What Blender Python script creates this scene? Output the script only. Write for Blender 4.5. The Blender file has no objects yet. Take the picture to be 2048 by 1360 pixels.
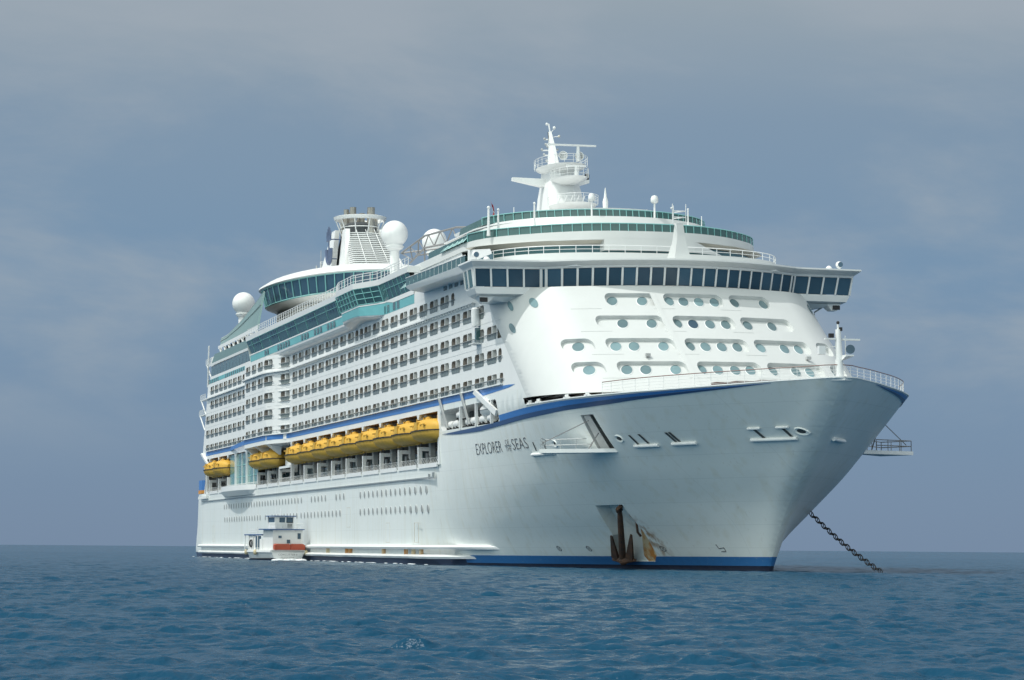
import bpy, bmesh, math, random
import numpy as np
from math import sin, cos, pi, radians as R, sqrt
from mathutils import Matrix, Vector, geometry
random.seed(7)
scene = bpy.context.scene
COL = scene.collection

# ------------------------------------------------------------------ camera, sky, sun
cam_d = bpy.data.cameras.new('camera')
cam_d.sensor_width = 36.0
cam_d.lens = 36.0 * 5010.37 / 2048.0
cam_d.clip_start = 1.0
cam_d.clip_end = 60000.0
cam_o = bpy.data.objects.new('camera', cam_d)
COL.objects.link(cam_o)
CAMP = Vector((219.8369, -94.35896, 2.10905))
_r = Vector((0.26930992, 0.96302324, 0.00764228))
_u = Vector((0.0777993, -0.02966477, 0.99652761))
_f = Vector((-0.95990595, 0.26778021, 0.08291155))
cam_o.matrix_world = Matrix(((_r.x, _u.x, -_f.x, CAMP.x), (_r.y, _u.y, -_f.y, CAMP.y), (_r.z, _u.z, -_f.z, CAMP.z), (0, 0, 0, 1)))
scene.camera = cam_o
SUN_DIR = Vector((-0.03, -0.50, 0.865)).normalized()
SUN_EL = math.asin(SUN_DIR.z)
SUN_AZ = math.atan2(SUN_DIR.x, SUN_DIR.y)

world = bpy.data.worlds.new('World')
scene.world = world
world.use_nodes = True
nt = world.node_tree
N, L = nt.nodes, nt.links
N.clear()
w_out = N.new('ShaderNodeOutputWorld')
w_bg = N.new('ShaderNodeBackground')
w_bg.inputs[1].default_value = 0.1
sky = N.new('ShaderNodeTexSky')
sky.sky_type = 'NISHITA'
sky.sun_disc = False
sky.sun_elevation = SUN_EL
sky.sun_rotation = SUN_AZ
tc = N.new('ShaderNodeTexCoord')
sep = N.new('ShaderNodeSeparateXYZ')
L.new(tc.outputs['Generated'], sep.inputs[0])
ramp = N.new('ShaderNodeValToRGB')          # overcast veil: height above the horizon to cloud tone
cr = ramp.color_ramp
cr.elements[0].position = 0.0
cr.elements[0].color = (0.178, 0.258, 0.38, 1)
cr.elements[1].position = 1.0
cr.elements[1].color = (0.50, 0.55, 0.60, 1)
for ps, c in ((0.05, (0.172, 0.268, 0.40, 1)), (0.11, (0.175, 0.284, 0.42, 1)), (0.17, (0.215, 0.305, 0.41, 1)), (0.215, (0.30, 0.365, 0.42, 1)), (0.45, (0.42, 0.46, 0.52, 1))):
    e = cr.elements.new(ps)
    e.color = c
L.new(sep.outputs['Z'], ramp.inputs[0])
mp = N.new('ShaderNodeMapping')
mp.inputs['Scale'].default_value = (5.5, 5.5, 15.0)
mp.inputs['Location'].default_value = (1.3, 0.4, -0.74)
L.new(tc.outputs['Generated'], mp.inputs[0])
nz = N.new('ShaderNodeTexNoise')
nz.inputs['Scale'].default_value = 1.0
nz.inputs['Detail'].default_value = 9.0
nz.inputs['Roughness'].default_value = 0.56
nz.inputs['Distortion'].default_value = 0.25
L.new(mp.outputs[0], nz.inputs['Vector'])
crp = N.new('ShaderNodeMapRange')
crp.inputs[1].default_value = 0.38
crp.inputs[2].default_value = 0.70
crp.interpolation_type = 'SMOOTHSTEP'
L.new(nz.outputs[0], crp.inputs[0])
mxc = N.new('ShaderNodeMix')
mxc.data_type = 'RGBA'
mxc.inputs[7].default_value = (0.34, 0.395, 0.45, 1)
lowf = N.new('ShaderNodeMapRange')
lowf.interpolation_type = 'SMOOTHSTEP'
lowf.inputs[1].default_value = 0.02
lowf.inputs[2].default_value = 0.10
L.new(sep.outputs['Z'], lowf.inputs[0])
clf = N.new('ShaderNodeMath')
clf.operation = 'MULTIPLY'
L.new(crp.outputs[0], clf.inputs[0])
L.new(lowf.outputs[0], clf.inputs[1])
L.new(clf.outputs[0], mxc.inputs[0])
L.new(ramp.outputs[0], mxc.inputs[6])
scl = N.new('ShaderNodeMix')                 # to the sky texture's own units (background strength 0.1)
scl.data_type = 'RGBA'
scl.blend_type = 'MULTIPLY'
scl.inputs[0].default_value = 1.0
scl.inputs[7].default_value = (10, 10, 10, 1)
L.new(mxc.outputs[2], scl.inputs[6])
veil = N.new('ShaderNodeMix')
veil.data_type = 'RGBA'
veil.inputs[0].default_value = 0.94
L.new(sky.outputs[0], veil.inputs[6])
L.new(scl.outputs[2], veil.inputs[7])
# unseen sky behind the photographer, brightened as added fill for the shaded bow hull
bk = N.new('ShaderNodeMapRange')
bk.interpolation_type = 'SMOOTHSTEP'
bk.inputs[1].default_value = -0.1
bk.inputs[2].default_value = 0.8
bk.inputs[3].default_value = 0.0
bk.inputs[4].default_value = 1.0
bdt = N.new('ShaderNodeVectorMath')
bdt.operation = 'DOT_PRODUCT'
bdt.inputs[1].default_value = (0.75, -0.66, 0.0)
L.new(tc.outputs['Generated'], bdt.inputs[0])
L.new(bdt.outputs['Value'], bk.inputs[0])
bkc = N.new('ShaderNodeMix')
bkc.data_type = 'RGBA'
bkc.inputs[6].default_value = (1, 1, 1, 1)
bkc.inputs[7].default_value = (4.5, 4.2, 3.4, 1)
L.new(bk.outputs[0], bkc.inputs[0])
bks = N.new('ShaderNodeVectorMath')
bks.operation = 'MULTIPLY'
L.new(veil.outputs[2], bks.inputs[0])
L.new(bkc.outputs[2], bks.inputs[1])
L.new(bks.outputs[0], w_bg.inputs[0])
L.new(w_bg.outputs[0], w_out.inputs[0])

sun_d = bpy.data.lights.new('sun', 'SUN')
sun_d.energy = 2.5
sun_d.angle = R(0.6)
sun_d.color = (1.0, 0.98, 0.93)
sun_o = bpy.data.objects.new('sun', sun_d)
COL.objects.link(sun_o)
sun_o.rotation_euler = SUN_DIR.to_track_quat('Z', 'Y').to_euler()
sun_o.location = SUN_DIR * 300
vs = scene.view_settings
vs.view_transform = 'Standard'
vs.look = 'None'
vs.gamma = 1.0
vs.exposure = 0.0
scene.cycles.max_bounces = 6
scene.cycles.diffuse_bounces = 3

# ------------------------------------------------------------------ materials
def mat(name, col, rough=0.5, metal=0.0, noise=0.0, nscale=1.0, nstretch=(1, 1, 1), col2=None, bump=0.0, bscale=1.0, spec=0.5, lo=0.4, hi=0.7):
    m = bpy.data.materials.new(name)
    m.use_nodes = True
    t = m.node_tree
    b = t.nodes['Principled BSDF']
    b.inputs['Roughness'].default_value = rough
    b.inputs['Metallic'].default_value = metal
    b.inputs['Specular IOR Level'].default_value = spec
    b.inputs['Base Color'].default_value = (*col, 1)
    if noise or bump:
        co = t.nodes.new('ShaderNodeTexCoord')
    if noise:
        mm = t.nodes.new('ShaderNodeMapping')
        mm.inputs['Scale'].default_value = nstretch
        n = t.nodes.new('ShaderNodeTexNoise')
        n.inputs['Scale'].default_value = nscale
        n.inputs['Detail'].default_value = 6
        n.inputs['Roughness'].default_value = 0.6
        mr = t.nodes.new('ShaderNodeMapRange')
        mr.inputs[1].default_value = lo
        mr.inputs[2].default_value = hi
        mr.inputs[4].default_value = noise
        mx = t.nodes.new('ShaderNodeMix')
        mx.data_type = 'RGBA'
        mx.inputs[6].default_value = (*col, 1)
        mx.inputs[7].default_value = (*(col2 or tuple(c * 0.6 for c in col)), 1)
        t.links.new(co.outputs['Object'], mm.inputs[0])
        t.links.new(mm.outputs[0], n.inputs['Vector'])
        t.links.new(n.outputs[0], mr.inputs[0])
        t.links.new(mr.outputs[0], mx.inputs[0])
        t.links.new(mx.outputs[2], b.inputs['Base Color'])
    if bump:
        n2 = t.nodes.new('ShaderNodeTexNoise')
        n2.inputs['Scale'].default_value = bscale
        n2.inputs['Detail'].default_value = 2
        bp = t.nodes.new('ShaderNodeBump')
        bp.inputs['Strength'].default_value = bump
        bp.inputs['Distance'].default_value = 0.25
        t.links.new(co.outputs['Object'], n2.inputs['Vector'])
        t.links.new(n2.outputs[0], bp.inputs['Height'])
        t.links.new(bp.outputs[0], b.inputs['Normal'])
    return m

def hull_paint():
    """white ship's paint: plating that is not quite flat, weld seams, faint vertical run-off streaks"""
    m = bpy.data.materials.new('hull_paint')
    m.use_nodes = True
    t = m.node_tree
    n, l = t.nodes, t.links
    b = n['Principled BSDF']
    b.inputs['Roughness'].default_value = 0.32
    co = n.new('ShaderNodeTexCoord')
    def noise(scale, stretch, detail=5):
        mm = n.new('ShaderNodeMapping')
        mm.inputs['Scale'].default_value = stretch
        q = n.new('ShaderNodeTexNoise')
        q.inputs['Scale'].default_value = scale
        q.inputs['Detail'].default_value = detail
        l.new(co.outputs['Object'], mm.inputs[0])
        l.new(mm.outputs[0], q.inputs['Vector'])
        return q.outputs[0]
    def rng(x, a, bb, c, d):
        r = n.new('ShaderNodeMapRange')
        for i, v in enumerate((a, bb, c, d)):
            r.inputs[i + 1].default_value = v
        l.new(x, r.inputs[0])
        return r.outputs[0]
    def mix(f, a, bb):
        x = n.new('ShaderNodeMix')
        x.data_type = 'RGBA'
        if isinstance(f, float):
            x.inputs[0].default_value = f
        else:
            l.new(f, x.inputs[0])
        for i, v in ((6, a), (7, bb)):
            if isinstance(v, tuple):
                x.inputs[i].default_value = (*v, 1)
            else:
                l.new(v, x.inputs[i])
        return x.outputs[2]
    c = mix(rng(noise(0.05, (1, 1, 2)), 0.35, 0.7, 0.0, 0.7), (0.78, 0.815, 0.80), (0.70, 0.755, 0.74))
    c = mix(rng(noise(0.9, (1, 1, 0.07)), 0.52, 0.8, 0.0, 0.42), c, (0.60, 0.58, 0.47))
    c = mix(rng(noise(2.2, (1, 1, 0.05)), 0.64, 0.78, 0.0, 0.35), c, (0.45, 0.42, 0.36))
    sp = n.new('ShaderNodeSeparateXYZ')
    l.new(co.outputs['Object'], sp.inputs[0])
    # rust that has run down the plating from the edge of the anchor pocket
    ds = n.new('ShaderNodeVectorMath'); ds.operation = 'SUBTRACT'; ds.inputs[1].default_value = (-34.7, 0, 3.3)
    l.new(co.outputs['Object'], ds.inputs[0])
    dm = n.new('ShaderNodeVectorMath'); dm.operation = 'MULTIPLY'; dm.inputs[1].default_value = (0.62, 0, 0.34)
    l.new(ds.outputs[0], dm.inputs[0])
    dl = n.new('ShaderNodeVectorMath'); dl.operation = 'LENGTH'
    l.new(dm.outputs[0], dl.inputs[0])
    near = rng(dl.outputs['Value'], 0.25, 1.1, 1.0, 0.0)
    ml = n.new('ShaderNodeMath'); ml.operation = 'MULTIPLY'
    l.new(near, ml.inputs[0]); l.new(rng(noise(1.7, (1, 1, 0.12)), 0.42, 0.62, 0.0, 0.9), ml.inputs[1])
    c = mix(ml.outputs[0], c, (0.30, 0.17, 0.075))
    def seam(sock, per, wid):
        a = n.new('ShaderNodeMath'); a.operation = 'MULTIPLY'; a.inputs[1].default_value = 1.0 / per
        f = n.new('ShaderNodeMath'); f.operation = 'FRACT'
        s = n.new('ShaderNodeMath'); s.operation = 'LESS_THAN'; s.inputs[1].default_value = wid / per
        l.new(sock, a.inputs[0]); l.new(a.outputs[0], f.inputs[0]); l.new(f.outputs[0], s.inputs[0])
        return s.outputs[0]
    sz = seam(sp.outputs['Z'], 2.35, 0.06)
    sx = seam(sp.outputs['X'], 10.8, 0.07)
    mxm = n.new('ShaderNodeMath'); mxm.operation = 'MAXIMUM'
    l.new(sz, mxm.inputs[0]); l.new(sx, mxm.inputs[1])
    sc = n.new('ShaderNodeMath'); sc.operation = 'MULTIPLY'; sc.inputs[1].default_value = 0.20
    l.new(mxm.outputs[0], sc.inputs[0])
    c = mix(sc.outputs[0], c, (0.42, 0.46, 0.46))
    l.new(c, b.inputs['Base Color'])
    bp = n.new('ShaderNodeBump')
    bp.inputs['Strength'].default_value = 0.25
    bp.inputs['Distance'].default_value = 0.12
    l.new(noise(0.45, (1, 1, 1.3), 2), bp.inputs['Height'])
    l.new(bp.outputs[0], b.inputs['Normal'])
    return m

M = {}
M['hull'] = hull_paint()
M['white'] = mat('white_paint', (0.80, 0.815, 0.81), 0.35, noise=0.25, nscale=0.6, nstretch=(1, 1, 0.25), col2=(0.68, 0.69, 0.66), bump=0.12, bscale=0.5)
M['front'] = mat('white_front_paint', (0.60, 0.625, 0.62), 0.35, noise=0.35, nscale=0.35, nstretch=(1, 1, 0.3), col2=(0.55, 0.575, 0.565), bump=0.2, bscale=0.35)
M['offwhite'] = mat('cream_soffit_paint', (0.66, 0.63, 0.55), 0.5, noise=0.3, nscale=0.8)
M['grey'] = mat('grey_paint', (0.46, 0.48, 0.48), 0.5, noise=0.3, nscale=2.0)
M['rail'] = mat('rail_paint', (0.72, 0.74, 0.74), 0.4)
M['railgrey'] = mat('handrail_metal', (0.34, 0.37, 0.38), 0.4, metal=0.3)
M['wood'] = mat('varnished_rail', (0.16, 0.075, 0.06), 0.4)
M['blue'] = mat('blue_stripe_paint', (0.05, 0.185, 0.50), 0.35, noise=0.3, nscale=0.8, col2=(0.07, 0.22, 0.50))
M['navy'] = mat('navy_stripe_paint', (0.04, 0.085, 0.20), 0.35)
M['emblem'] = mat('funnel_emblem_blue', (0.075, 0.11, 0.20), 0.4, noise=0.5, nscale=1.0, col2=(0.14, 0.17, 0.22))
M['boot'] = mat('boot_top_paint', (0.015, 0.02, 0.045), 0.5, noise=0.5, nscale=1.2, col2=(0.035, 0.04, 0.06))
M['waterblue'] = mat('waterline_blue_paint', (0.04, 0.17, 0.42), 0.4, noise=0.8, nscale=1.6, nstretch=(1, 1, 1.5), col2=(0.16, 0.28, 0.42), lo=0.62, hi=0.7)
M['boataft'] = mat('scuffed_navy_paint', (0.035, 0.06, 0.12), 0.5, noise=0.9, nscale=0.9, col2=(0.22, 0.10, 0.05), lo=0.66, hi=0.74)
M['teal'] = mat('teal_band_paint', (0.16, 0.46, 0.49), 0.4, noise=0.25, nscale=0.4)
M['tealdk'] = mat('teal_frame_paint', (0.22, 0.50, 0.49), 0.4)
M['tglass'] = mat('teal_tinted_glass', (0.06, 0.145, 0.155), 0.1, noise=0.7, nscale=0.25, nstretch=(1, 1, 0.6), col2=(0.045, 0.095, 0.115), spec=0.8)
M['gglass'] = mat('green_screen_glass', (0.045, 0.115, 0.115), 0.15, noise=0.6, nscale=0.3, col2=(0.07, 0.15, 0.145))
M['scr'] = mat('grey_green_screen', (0.17, 0.27, 0.265), 0.35, noise=0.4, nscale=0.3, col2=(0.13, 0.22, 0.22))
M['atrium'] = mat('atrium_glass', (0.11, 0.25, 0.245), 0.12, noise=0.5, nscale=0.3, col2=(0.14, 0.30, 0.29))
M['lightgl'] = mat('pale_green_glass', (0.20, 0.40, 0.38), 0.15)
M['dglass'] = mat('dark_window_glass', (0.040, 0.085, 0.13), 0.12, spec=0.5, noise=0.6, nscale=0.4, col2=(0.055, 0.105, 0.15))
M['bwin'] = mat('round_window_glass', (0.17, 0.265, 0.285), 0.18, noise=0.8, nscale=0.35, col2=(0.11, 0.175, 0.20))
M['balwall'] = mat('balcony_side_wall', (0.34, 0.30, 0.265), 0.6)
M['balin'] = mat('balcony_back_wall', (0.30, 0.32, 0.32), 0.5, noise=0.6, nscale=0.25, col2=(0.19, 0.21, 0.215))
M['balglass'] = mat('balcony_glass', (0.15, 0.185, 0.18), 0.25, noise=0.5, nscale=0.3, col2=(0.20, 0.235, 0.23), spec=0.3)
M['cabglass'] = mat('cabin_door_glass', (0.075, 0.095, 0.10), 0.25, noise=0.8, nscale=0.22, col2=(0.17, 0.18, 0.175), spec=0.4)
def per_cabin(m):
    t = m.node_tree
    b = t.nodes['Principled BSDF']
    oi = t.nodes.new('ShaderNodeObjectInfo')
    co = t.nodes.new('ShaderNodeTexCoord')
    ad = t.nodes.new('ShaderNodeVectorMath')
    ad.operation = 'MULTIPLY_ADD'
    ad.inputs[1].default_value = (0.9, 0.9, 0.05)
    sc = t.nodes.new('ShaderNodeMath')
    sc.operation = 'MULTIPLY'
    sc.inputs[1].default_value = 60.0
    t.links.new(oi.outputs['Random'], sc.inputs[0])
    t.links.new(co.outputs['Object'], ad.inputs[0])
    t.links.new(sc.outputs[0], ad.inputs[2])
    n = t.nodes.new('ShaderNodeTexNoise')
    n.inputs['Scale'].default_value = 0.8
    n.inputs['Detail'].default_value = 1
    t.links.new(ad.outputs[0], n.inputs['Vector'])
    r = t.nodes.new('ShaderNodeValToRGB')
    r.color_ramp.elements[0].position = 0.38
    r.color_ramp.elements[0].color = (0.10, 0.12, 0.125, 1)
    r.color_ramp.elements[1].position = 0.66
    r.color_ramp.elements[1].color = (0.40, 0.41, 0.40, 1)
    e = r.color_ramp.elements.new(0.5)
    e.color = (0.18, 0.20, 0.20, 1)
    t.links.new(n.outputs[0], r.inputs[0])
    t.links.new(r.outputs[0], b.inputs['Base Color'])
per_cabin(M['cabglass'])
def vary(m, lo_, hi_):
    """each pane its own tone"""
    t = m.node_tree
    b = t.nodes['Principled BSDF']
    src = b.inputs['Base Color'].links[0].from_socket
    oi = t.nodes.new('ShaderNodeObjectInfo')
    mr = t.nodes.new('ShaderNodeMapRange')
    mr.inputs[3].default_value = lo_
    mr.inputs[4].default_value = hi_
    vm = t.nodes.new('ShaderNodeVectorMath')
    vm.operation = 'SCALE'
    t.links.new(oi.outputs['Random'], mr.inputs[0])
    t.links.new(src, vm.inputs[0])
    t.links.new(mr.outputs[0], vm.inputs['Scale'])
    t.links.new(vm.outputs[0], b.inputs['Base Color'])
vary(M['dglass'], .8, 1.3)
vary(M['bwin'], .7, 1.25)
vary(M['tglass'], .8, 1.25)
M['dark'] = mat('dark_recess', (0.05, 0.06, 0.065), 0.7)
M['deck'] = mat('deck_planking', (0.22, 0.17, 0.13), 0.7, noise=0.3, nscale=1.0)
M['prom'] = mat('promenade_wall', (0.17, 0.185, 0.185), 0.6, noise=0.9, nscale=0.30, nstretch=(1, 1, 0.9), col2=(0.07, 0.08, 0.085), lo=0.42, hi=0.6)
M['promtop'] = mat('promenade_ceiling', (0.22, 0.15, 0.12), 0.7, noise=0.5, nscale=0.7)
M['yel'] = mat('lifeboat_canopy_orange', (0.68, 0.39, 0.045), 0.6, noise=0.6, nscale=0.5, col2=(0.56, 0.33, 0.06))
M['yel2'] = mat('lifeboat_hull_yellow', (0.62, 0.38, 0.06), 0.6, noise=0.5, nscale=0.8, nstretch=(1, 1, 2), col2=(0.36, 0.22, 0.05))
M['black'] = mat('black_rubber', (0.02, 0.02, 0.022), 0.6)
M['rust'] = mat('rusty_iron', (0.055, 0.035, 0.028), 0.8, noise=0.8, nscale=1.2, col2=(0.14, 0.065, 0.03))
M['ruststain'] = mat('rust_stained_paint', (0.55, 0.46, 0.30), 0.5, noise=0.95, nscale=0.9, nstretch=(1.6, 1.6, 0.3), col2=(0.42, 0.17, 0.03), lo=0.44, hi=0.58)
M['chain'] = mat('chain_iron', (0.035, 0.033, 0.035), 0.75)
M['steel'] = mat('stainless_pipe', (0.50, 0.475, 0.42), 0.25, metal=0.5, noise=0.6, nscale=0.5, nstretch=(1, 1, 0.25), col2=(0.30, 0.26, 0.21))
M['lattice'] = mat('lattice_steel', (0.22, 0.22, 0.22), 0.5)
M['letter'] = mat('lettering_black', (0.10, 0.105, 0.12), 0.5)
M['red'] = mat('red_fabric', (0.42, 0.03, 0.04), 0.7)
M['brick'] = mat('red_engine_cover', (0.42, 0.075, 0.035), 0.5, noise=0.3, nscale=1.5)
M['tender'] = mat('tender_white', (0.74, 0.75, 0.74), 0.4, noise=0.4, nscale=0.8, col2=(0.60, 0.61, 0.59))
M['trim'] = mat('tender_blue_trim', (0.04, 0.10, 0.24), 0.4)
M['foam'] = mat('sea_foam', (0.80, 0.84, 0.86), 0.9)
M['orange'] = mat('orange_paint', (0.6, 0.27, 0.05), 0.5)
M['fender'] = mat('fender_buff', (0.55, 0.47, 0.30), 0.7)

# ------------------------------------------------------------------ mesh helpers
class MB:
    def __init__(s):
        s.v, s.f, s.m = [], [], []
    def add(s, vs, fs, m=0):
        o = len(s.v)
        s.v += [tuple(map(float, q)) for q in vs]
        for f in fs:
            s.f.append([o + i for i in f])
            s.m.append(m)
        return o
    def quad(s, a, b, c, d, m=0):
        s.add([a, b, c, d], [(0, 1, 2, 3)], m)
    def box(s, x0, x1, y0, y1, z0, z1, m=0):
        x0, x1 = min(x0, x1), max(x0, x1)
        y0, y1 = min(y0, y1), max(y0, y1)
        z0, z1 = min(z0, z1), max(z0, z1)
        v = [(x, y, z) for z in (z0, z1) for y in (y0, y1) for x in (x0, x1)]
        s.add(v, [(0, 2, 3, 1), (4, 5, 7, 6), (0, 1, 5, 4), (2, 6, 7, 3), (0, 4, 6, 2), (1, 3, 7, 5)], m)
    def hexa(s, bot, top, m=0):
        """closed solid between two rings with the same number of points"""
        n = len(bot)
        s.add(list(bot) + list(top), [tuple(range(n - 1, -1, -1)), tuple(range(n, 2 * n))] + [(i, (i + 1) % n, n + (i + 1) % n, n + i) for i in range(n)], m)
    def prism(s, poly, z0, z1, m=0):
        s.hexa([(x, y, z0) for x, y in poly], [(x, y, z1) for x, y in poly], m)
    def rings(s, rr, closed=True, cap=True, m=0):
        n = len(rr[0])
        o = s.add([q for r_ in rr for q in r_], [], m)
        for i in range(len(rr) - 1):
            for j in range(n if closed else n - 1):
                k = (j + 1) % n
                s.f.append([o + i * n + j, o + i * n + k, o + (i + 1) * n + k, o + (i + 1) * n + j])
                s.m.append(m)
        if cap and closed:
            s.f.append([o + j for j in range(n - 1, -1, -1)]); s.m.append(m)
            s.f.append([o + (len(rr) - 1) * n + j for j in range(n)]); s.m.append(m)
    def tube(s, pts, r, n=6, m=0, cap=True):
        pts = [Vector(q) for q in pts]
        rr = []
        rad = r if isinstance(r, (list, tuple)) else [r] * len(pts)
        for i, q in enumerate(pts):
            d = (pts[min(i + 1, len(pts) - 1)] - pts[max(i - 1, 0)]).normalized()
            a = d.cross(Vector((0, 0, 1)))
            if a.length < 1e-3:
                a = d.cross(Vector((0, 1, 0)))
            a.normalize()
            b = d.cross(a)
            rr.append([q + a * (rad[i] * cos(2 * pi * k / n)) + b * (rad[i] * sin(2 * pi * k / n)) for k in range(n)])
        s.rings(rr, True, cap, m)
    def lathe(s, prof, c=(0, 0, 0), n=20, m=0, cap=True):
        s.rings([[(c[0] + r_ * cos(2 * pi * k / n), c[1] + r_ * sin(2 * pi * k / n), c[2] + z) for k in range(n)] for r_, z in prof], True, cap, m)
    def ball(s, c, r, n=20, m=0, k=12):
        s.lathe([(max(1e-3, r * sin(pi * i / k)), -r * cos(pi * i / k)) for i in range(k + 1)], c, n, m)
    def build(s, name, mats, parent=None, smooth=False, angle=None):
        me = bpy.data.meshes.new(name)
        me.from_pydata(s.v, [], s.f)
        for q in (mats if isinstance(mats, (list, tuple)) else [mats]):
            me.materials.append(M[q])
        me.polygons.foreach_set('material_index', s.m)
        bm = bmesh.new()
        bm.from_mesh(me)
        bmesh.ops.recalc_face_normals(bm, faces=bm.faces)
        bm.to_mesh(me)
        bm.free()
        if smooth:
            me.polygons.foreach_set('use_smooth', [True] * len(me.polygons))
            if angle is not None:
                me.set_sharp_from_angle(angle=R(angle))
        me.update()
        o = bpy.data.objects.new(name, me)
        COL.objects.link(o)
        o.parent = parent
        return o

def build_each(mb, name, mats, parent=None, smooth=False, angle=None):
    """one object for every connected piece"""
    n = len(mb.v)
    p = list(range(n))
    def find(a):
        while p[a] != a:
            p[a] = p[p[a]]
            a = p[a]
        return a
    seen = {}
    for i, q in enumerate(mb.v):
        k = tuple(round(c, 3) for c in q)
        if k in seen:
            p[find(i)] = find(seen[k])
        else:
            seen[k] = i
    for f in mb.f:
        for i in f[1:]:
            p[find(i)] = find(f[0])
    groups = {}
    for f, m in zip(mb.f, mb.m):
        groups.setdefault(find(f[0]), []).append((f, m))
    out = []
    for fs in groups.values():
        q = MB()
        ids = {}
        for f, m in fs:
            g = []
            for i in f:
                if i not in ids:
                    ids[i] = len(q.v)
                    q.v.append(mb.v[i])
                g.append(ids[i])
            q.f.append(g)
            q.m.append(m)
        out.append(q.build(name, mats, parent, smooth, angle))
    return out

def thing(name, label, cat, loc=(0, 0, 0), rz=0.0, group=None):
    o = bpy.data.objects.new(name, None)
    COL.objects.link(o)
    o.location = loc
    o.rotation_euler = (0, 0, rz)
    tag(o, label, cat, group)
    return o

def tag(o, label, cat, group=None):
    o['label'] = label
    o['category'] = cat
    if group:
        o['group'] = group
    return o

def copy_tree(o, parent=None):
    c = o.copy()
    COL.objects.link(c)
    c.parent = parent
    for ch in list(o.children):
        copy_tree(ch, c)
    return c

def pch(xs_, ys_):
    xs_ = np.array(xs_, float); ys_ = np.array(ys_, float)
    h = np.diff(xs_); dl = np.diff(ys_) / h
    m = np.zeros(len(xs_))
    m[1:-1] = np.where(dl[:-1] * dl[1:] > 0, 2 * dl[:-1] * dl[1:] / (dl[:-1] + dl[1:] + 1e-12), 0)
    m[0] = dl[0]; m[-1] = dl[-1]
    def f(x):
        x = np.clip(x, xs_[0], xs_[-1])
        i = np.clip(np.searchsorted(xs_, x) - 1, 0, len(h) - 1)
        t = (x - xs_[i]) / h[i]
        return (2 * t**3 - 3 * t * t + 1) * ys_[i] + (t**3 - 2 * t * t + t) * h[i] * m[i] + (-2 * t**3 + 3 * t * t) * ys_[i + 1] + (t**3 - t * t) * h[i] * m[i + 1]
    return f

def inside(poly, x, y):
    c = False
    j = len(poly) - 1
    for i in range(len(poly)):
        xi, yi = poly[i]; xj, yj = poly[j]
        if (yi > y) != (yj > y) and x < (xj - xi) * (y - yi) / (yj - yi) + xi:
            c = not c
        j = i
    return c

def densify(poly, step):
    out = []
    for i, a in enumerate(poly):
        b = poly[(i + 1) % len(poly)]
        n = max(1, int(math.hypot(b[0] - a[0], b[1] - a[1]) / step))
        out += [(a[0] + (b[0] - a[0]) * k / n, a[1] + (b[1] - a[1]) * k / n) for k in range(n)]
    return out

def cdt(outline, holes, pts, lines=()):
    """triangulate a 2-D region with holes; returns points and triangles tagged with the hole they lie in (-1 = none)"""
    V, E = [], []
    for poly in [outline] + list(holes):
        o = len(V)
        V += [Vector(q) for q in poly]
        E += [(o + i, o + (i + 1) % len(poly)) for i in range(len(poly))]
    for ln in lines:
        o = len(V)
        V += [Vector(q) for q in ln]
        E += [(o + i, o + i + 1) for i in range(len(ln) - 1)]
    V += [Vector(q) for q in pts]
    v, e, f, *_ = geometry.delaunay_2d_cdt(V, E, [], 0, 1e-4)
    tris = []
    for t in f:
        cx = sum(v[i].x for i in t) / len(t); cy = sum(v[i].y for i in t) / len(t)
        if not inside(outline, cx, cy):
            continue
        h = -1
        for k, q in enumerate(holes):
            if inside(q, cx, cy):
                h = k
                break
        tris.append((tuple(t), h, cx, cy))
    return [(q.x, q.y) for q in v], tris

def stadium(x0, x1, z0, z1, r, n=6):
    out = []
    for cx, cz, a0 in ((x1 - r, z0 + r, -90), (x1 - r, z1 - r, 0), (x0 + r, z1 - r, 90), (x0 + r, z0 + r, 180)):
        for k in range(n + 1):
            a = R(a0 + 90 * k / n)
            out.append((cx + r * cos(a), cz + r * sin(a)))
    return out

HB = 19.3
LIST = 0.0120

# ------------------------------------------------------------------ hull form
xs = pch([-3, 0, 1.75, 6, 10.4, 18.55, 19.5], [-20.6, -19.92, -18.9, -15.4, -9.85, 0, 0.9])
bdk = pch([0, .25, .9, 2.25, 5.5, 8.25, 11, 14.8, 19, 25, 32, 45, 400], [0, .95, 1.85, 3.0, 6.0, 8.25, 10.5, 13.2, 15.6, 17.6, 18.8, 19.3, 19.3])
bwl = pch([0, .25, 1, 5, 10, 20, 40, 60, 75, 90, 400], [0.0, .35, .75, 1.8, 3.2, 6.3, 12, 16.4, 18.4, 19.3, 19.3])
wfl = pch([-3, 0, 1.5, 3.4, 6.2, 9.6, 12.8, 15, 17.4, 18.55, 25], [0, 0, .115, .25, .465, .655, .785, .868, .957, 1.0, 1.0])
def hb(x, z):
    d = xs(z) - x
    if d <= 0:
        return 0.0
    w = float(wfl(z))
    return float(bwl(d)) + (float(bdk(d)) - float(bwl(d))) * w
def hn(x, z):
    """outward normal of the starboard hull"""
    e = 0.05
    dx = (hb(x + e, z) - hb(x - e, z)) / (2 * e)
    dz = (hb(x, z + e) - hb(x, z - e)) / (2 * e)
    n = Vector((-dx, -1.0, -dz))
    return n.normalized()
def hs(x, z, off=0.0, side=-1):
    y = -hb(x, z)
    p = Vector((x, y, z))
    if off:
        p += hn(x, z) * off
    return (p.x, p.y if side < 0 else -p.y, p.z)
ztop = pch([-60, -43, -31, -23, -16, -11.5, -5.3, 0], [18.0, 18.0, 18.0, 18.03, 18.1, 18.2, 18.4, 18.55])
XS = lambda z: float(xs(z))

ship = thing('cruise_ship', 'huge white cruise ship with blue stripe and lifeboats anchored at sea', 'cruise ship')
ship.rotation_euler = (LIST, 0, 0)
SHIPM = Matrix.Rotation(LIST, 4, 'X')

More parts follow.
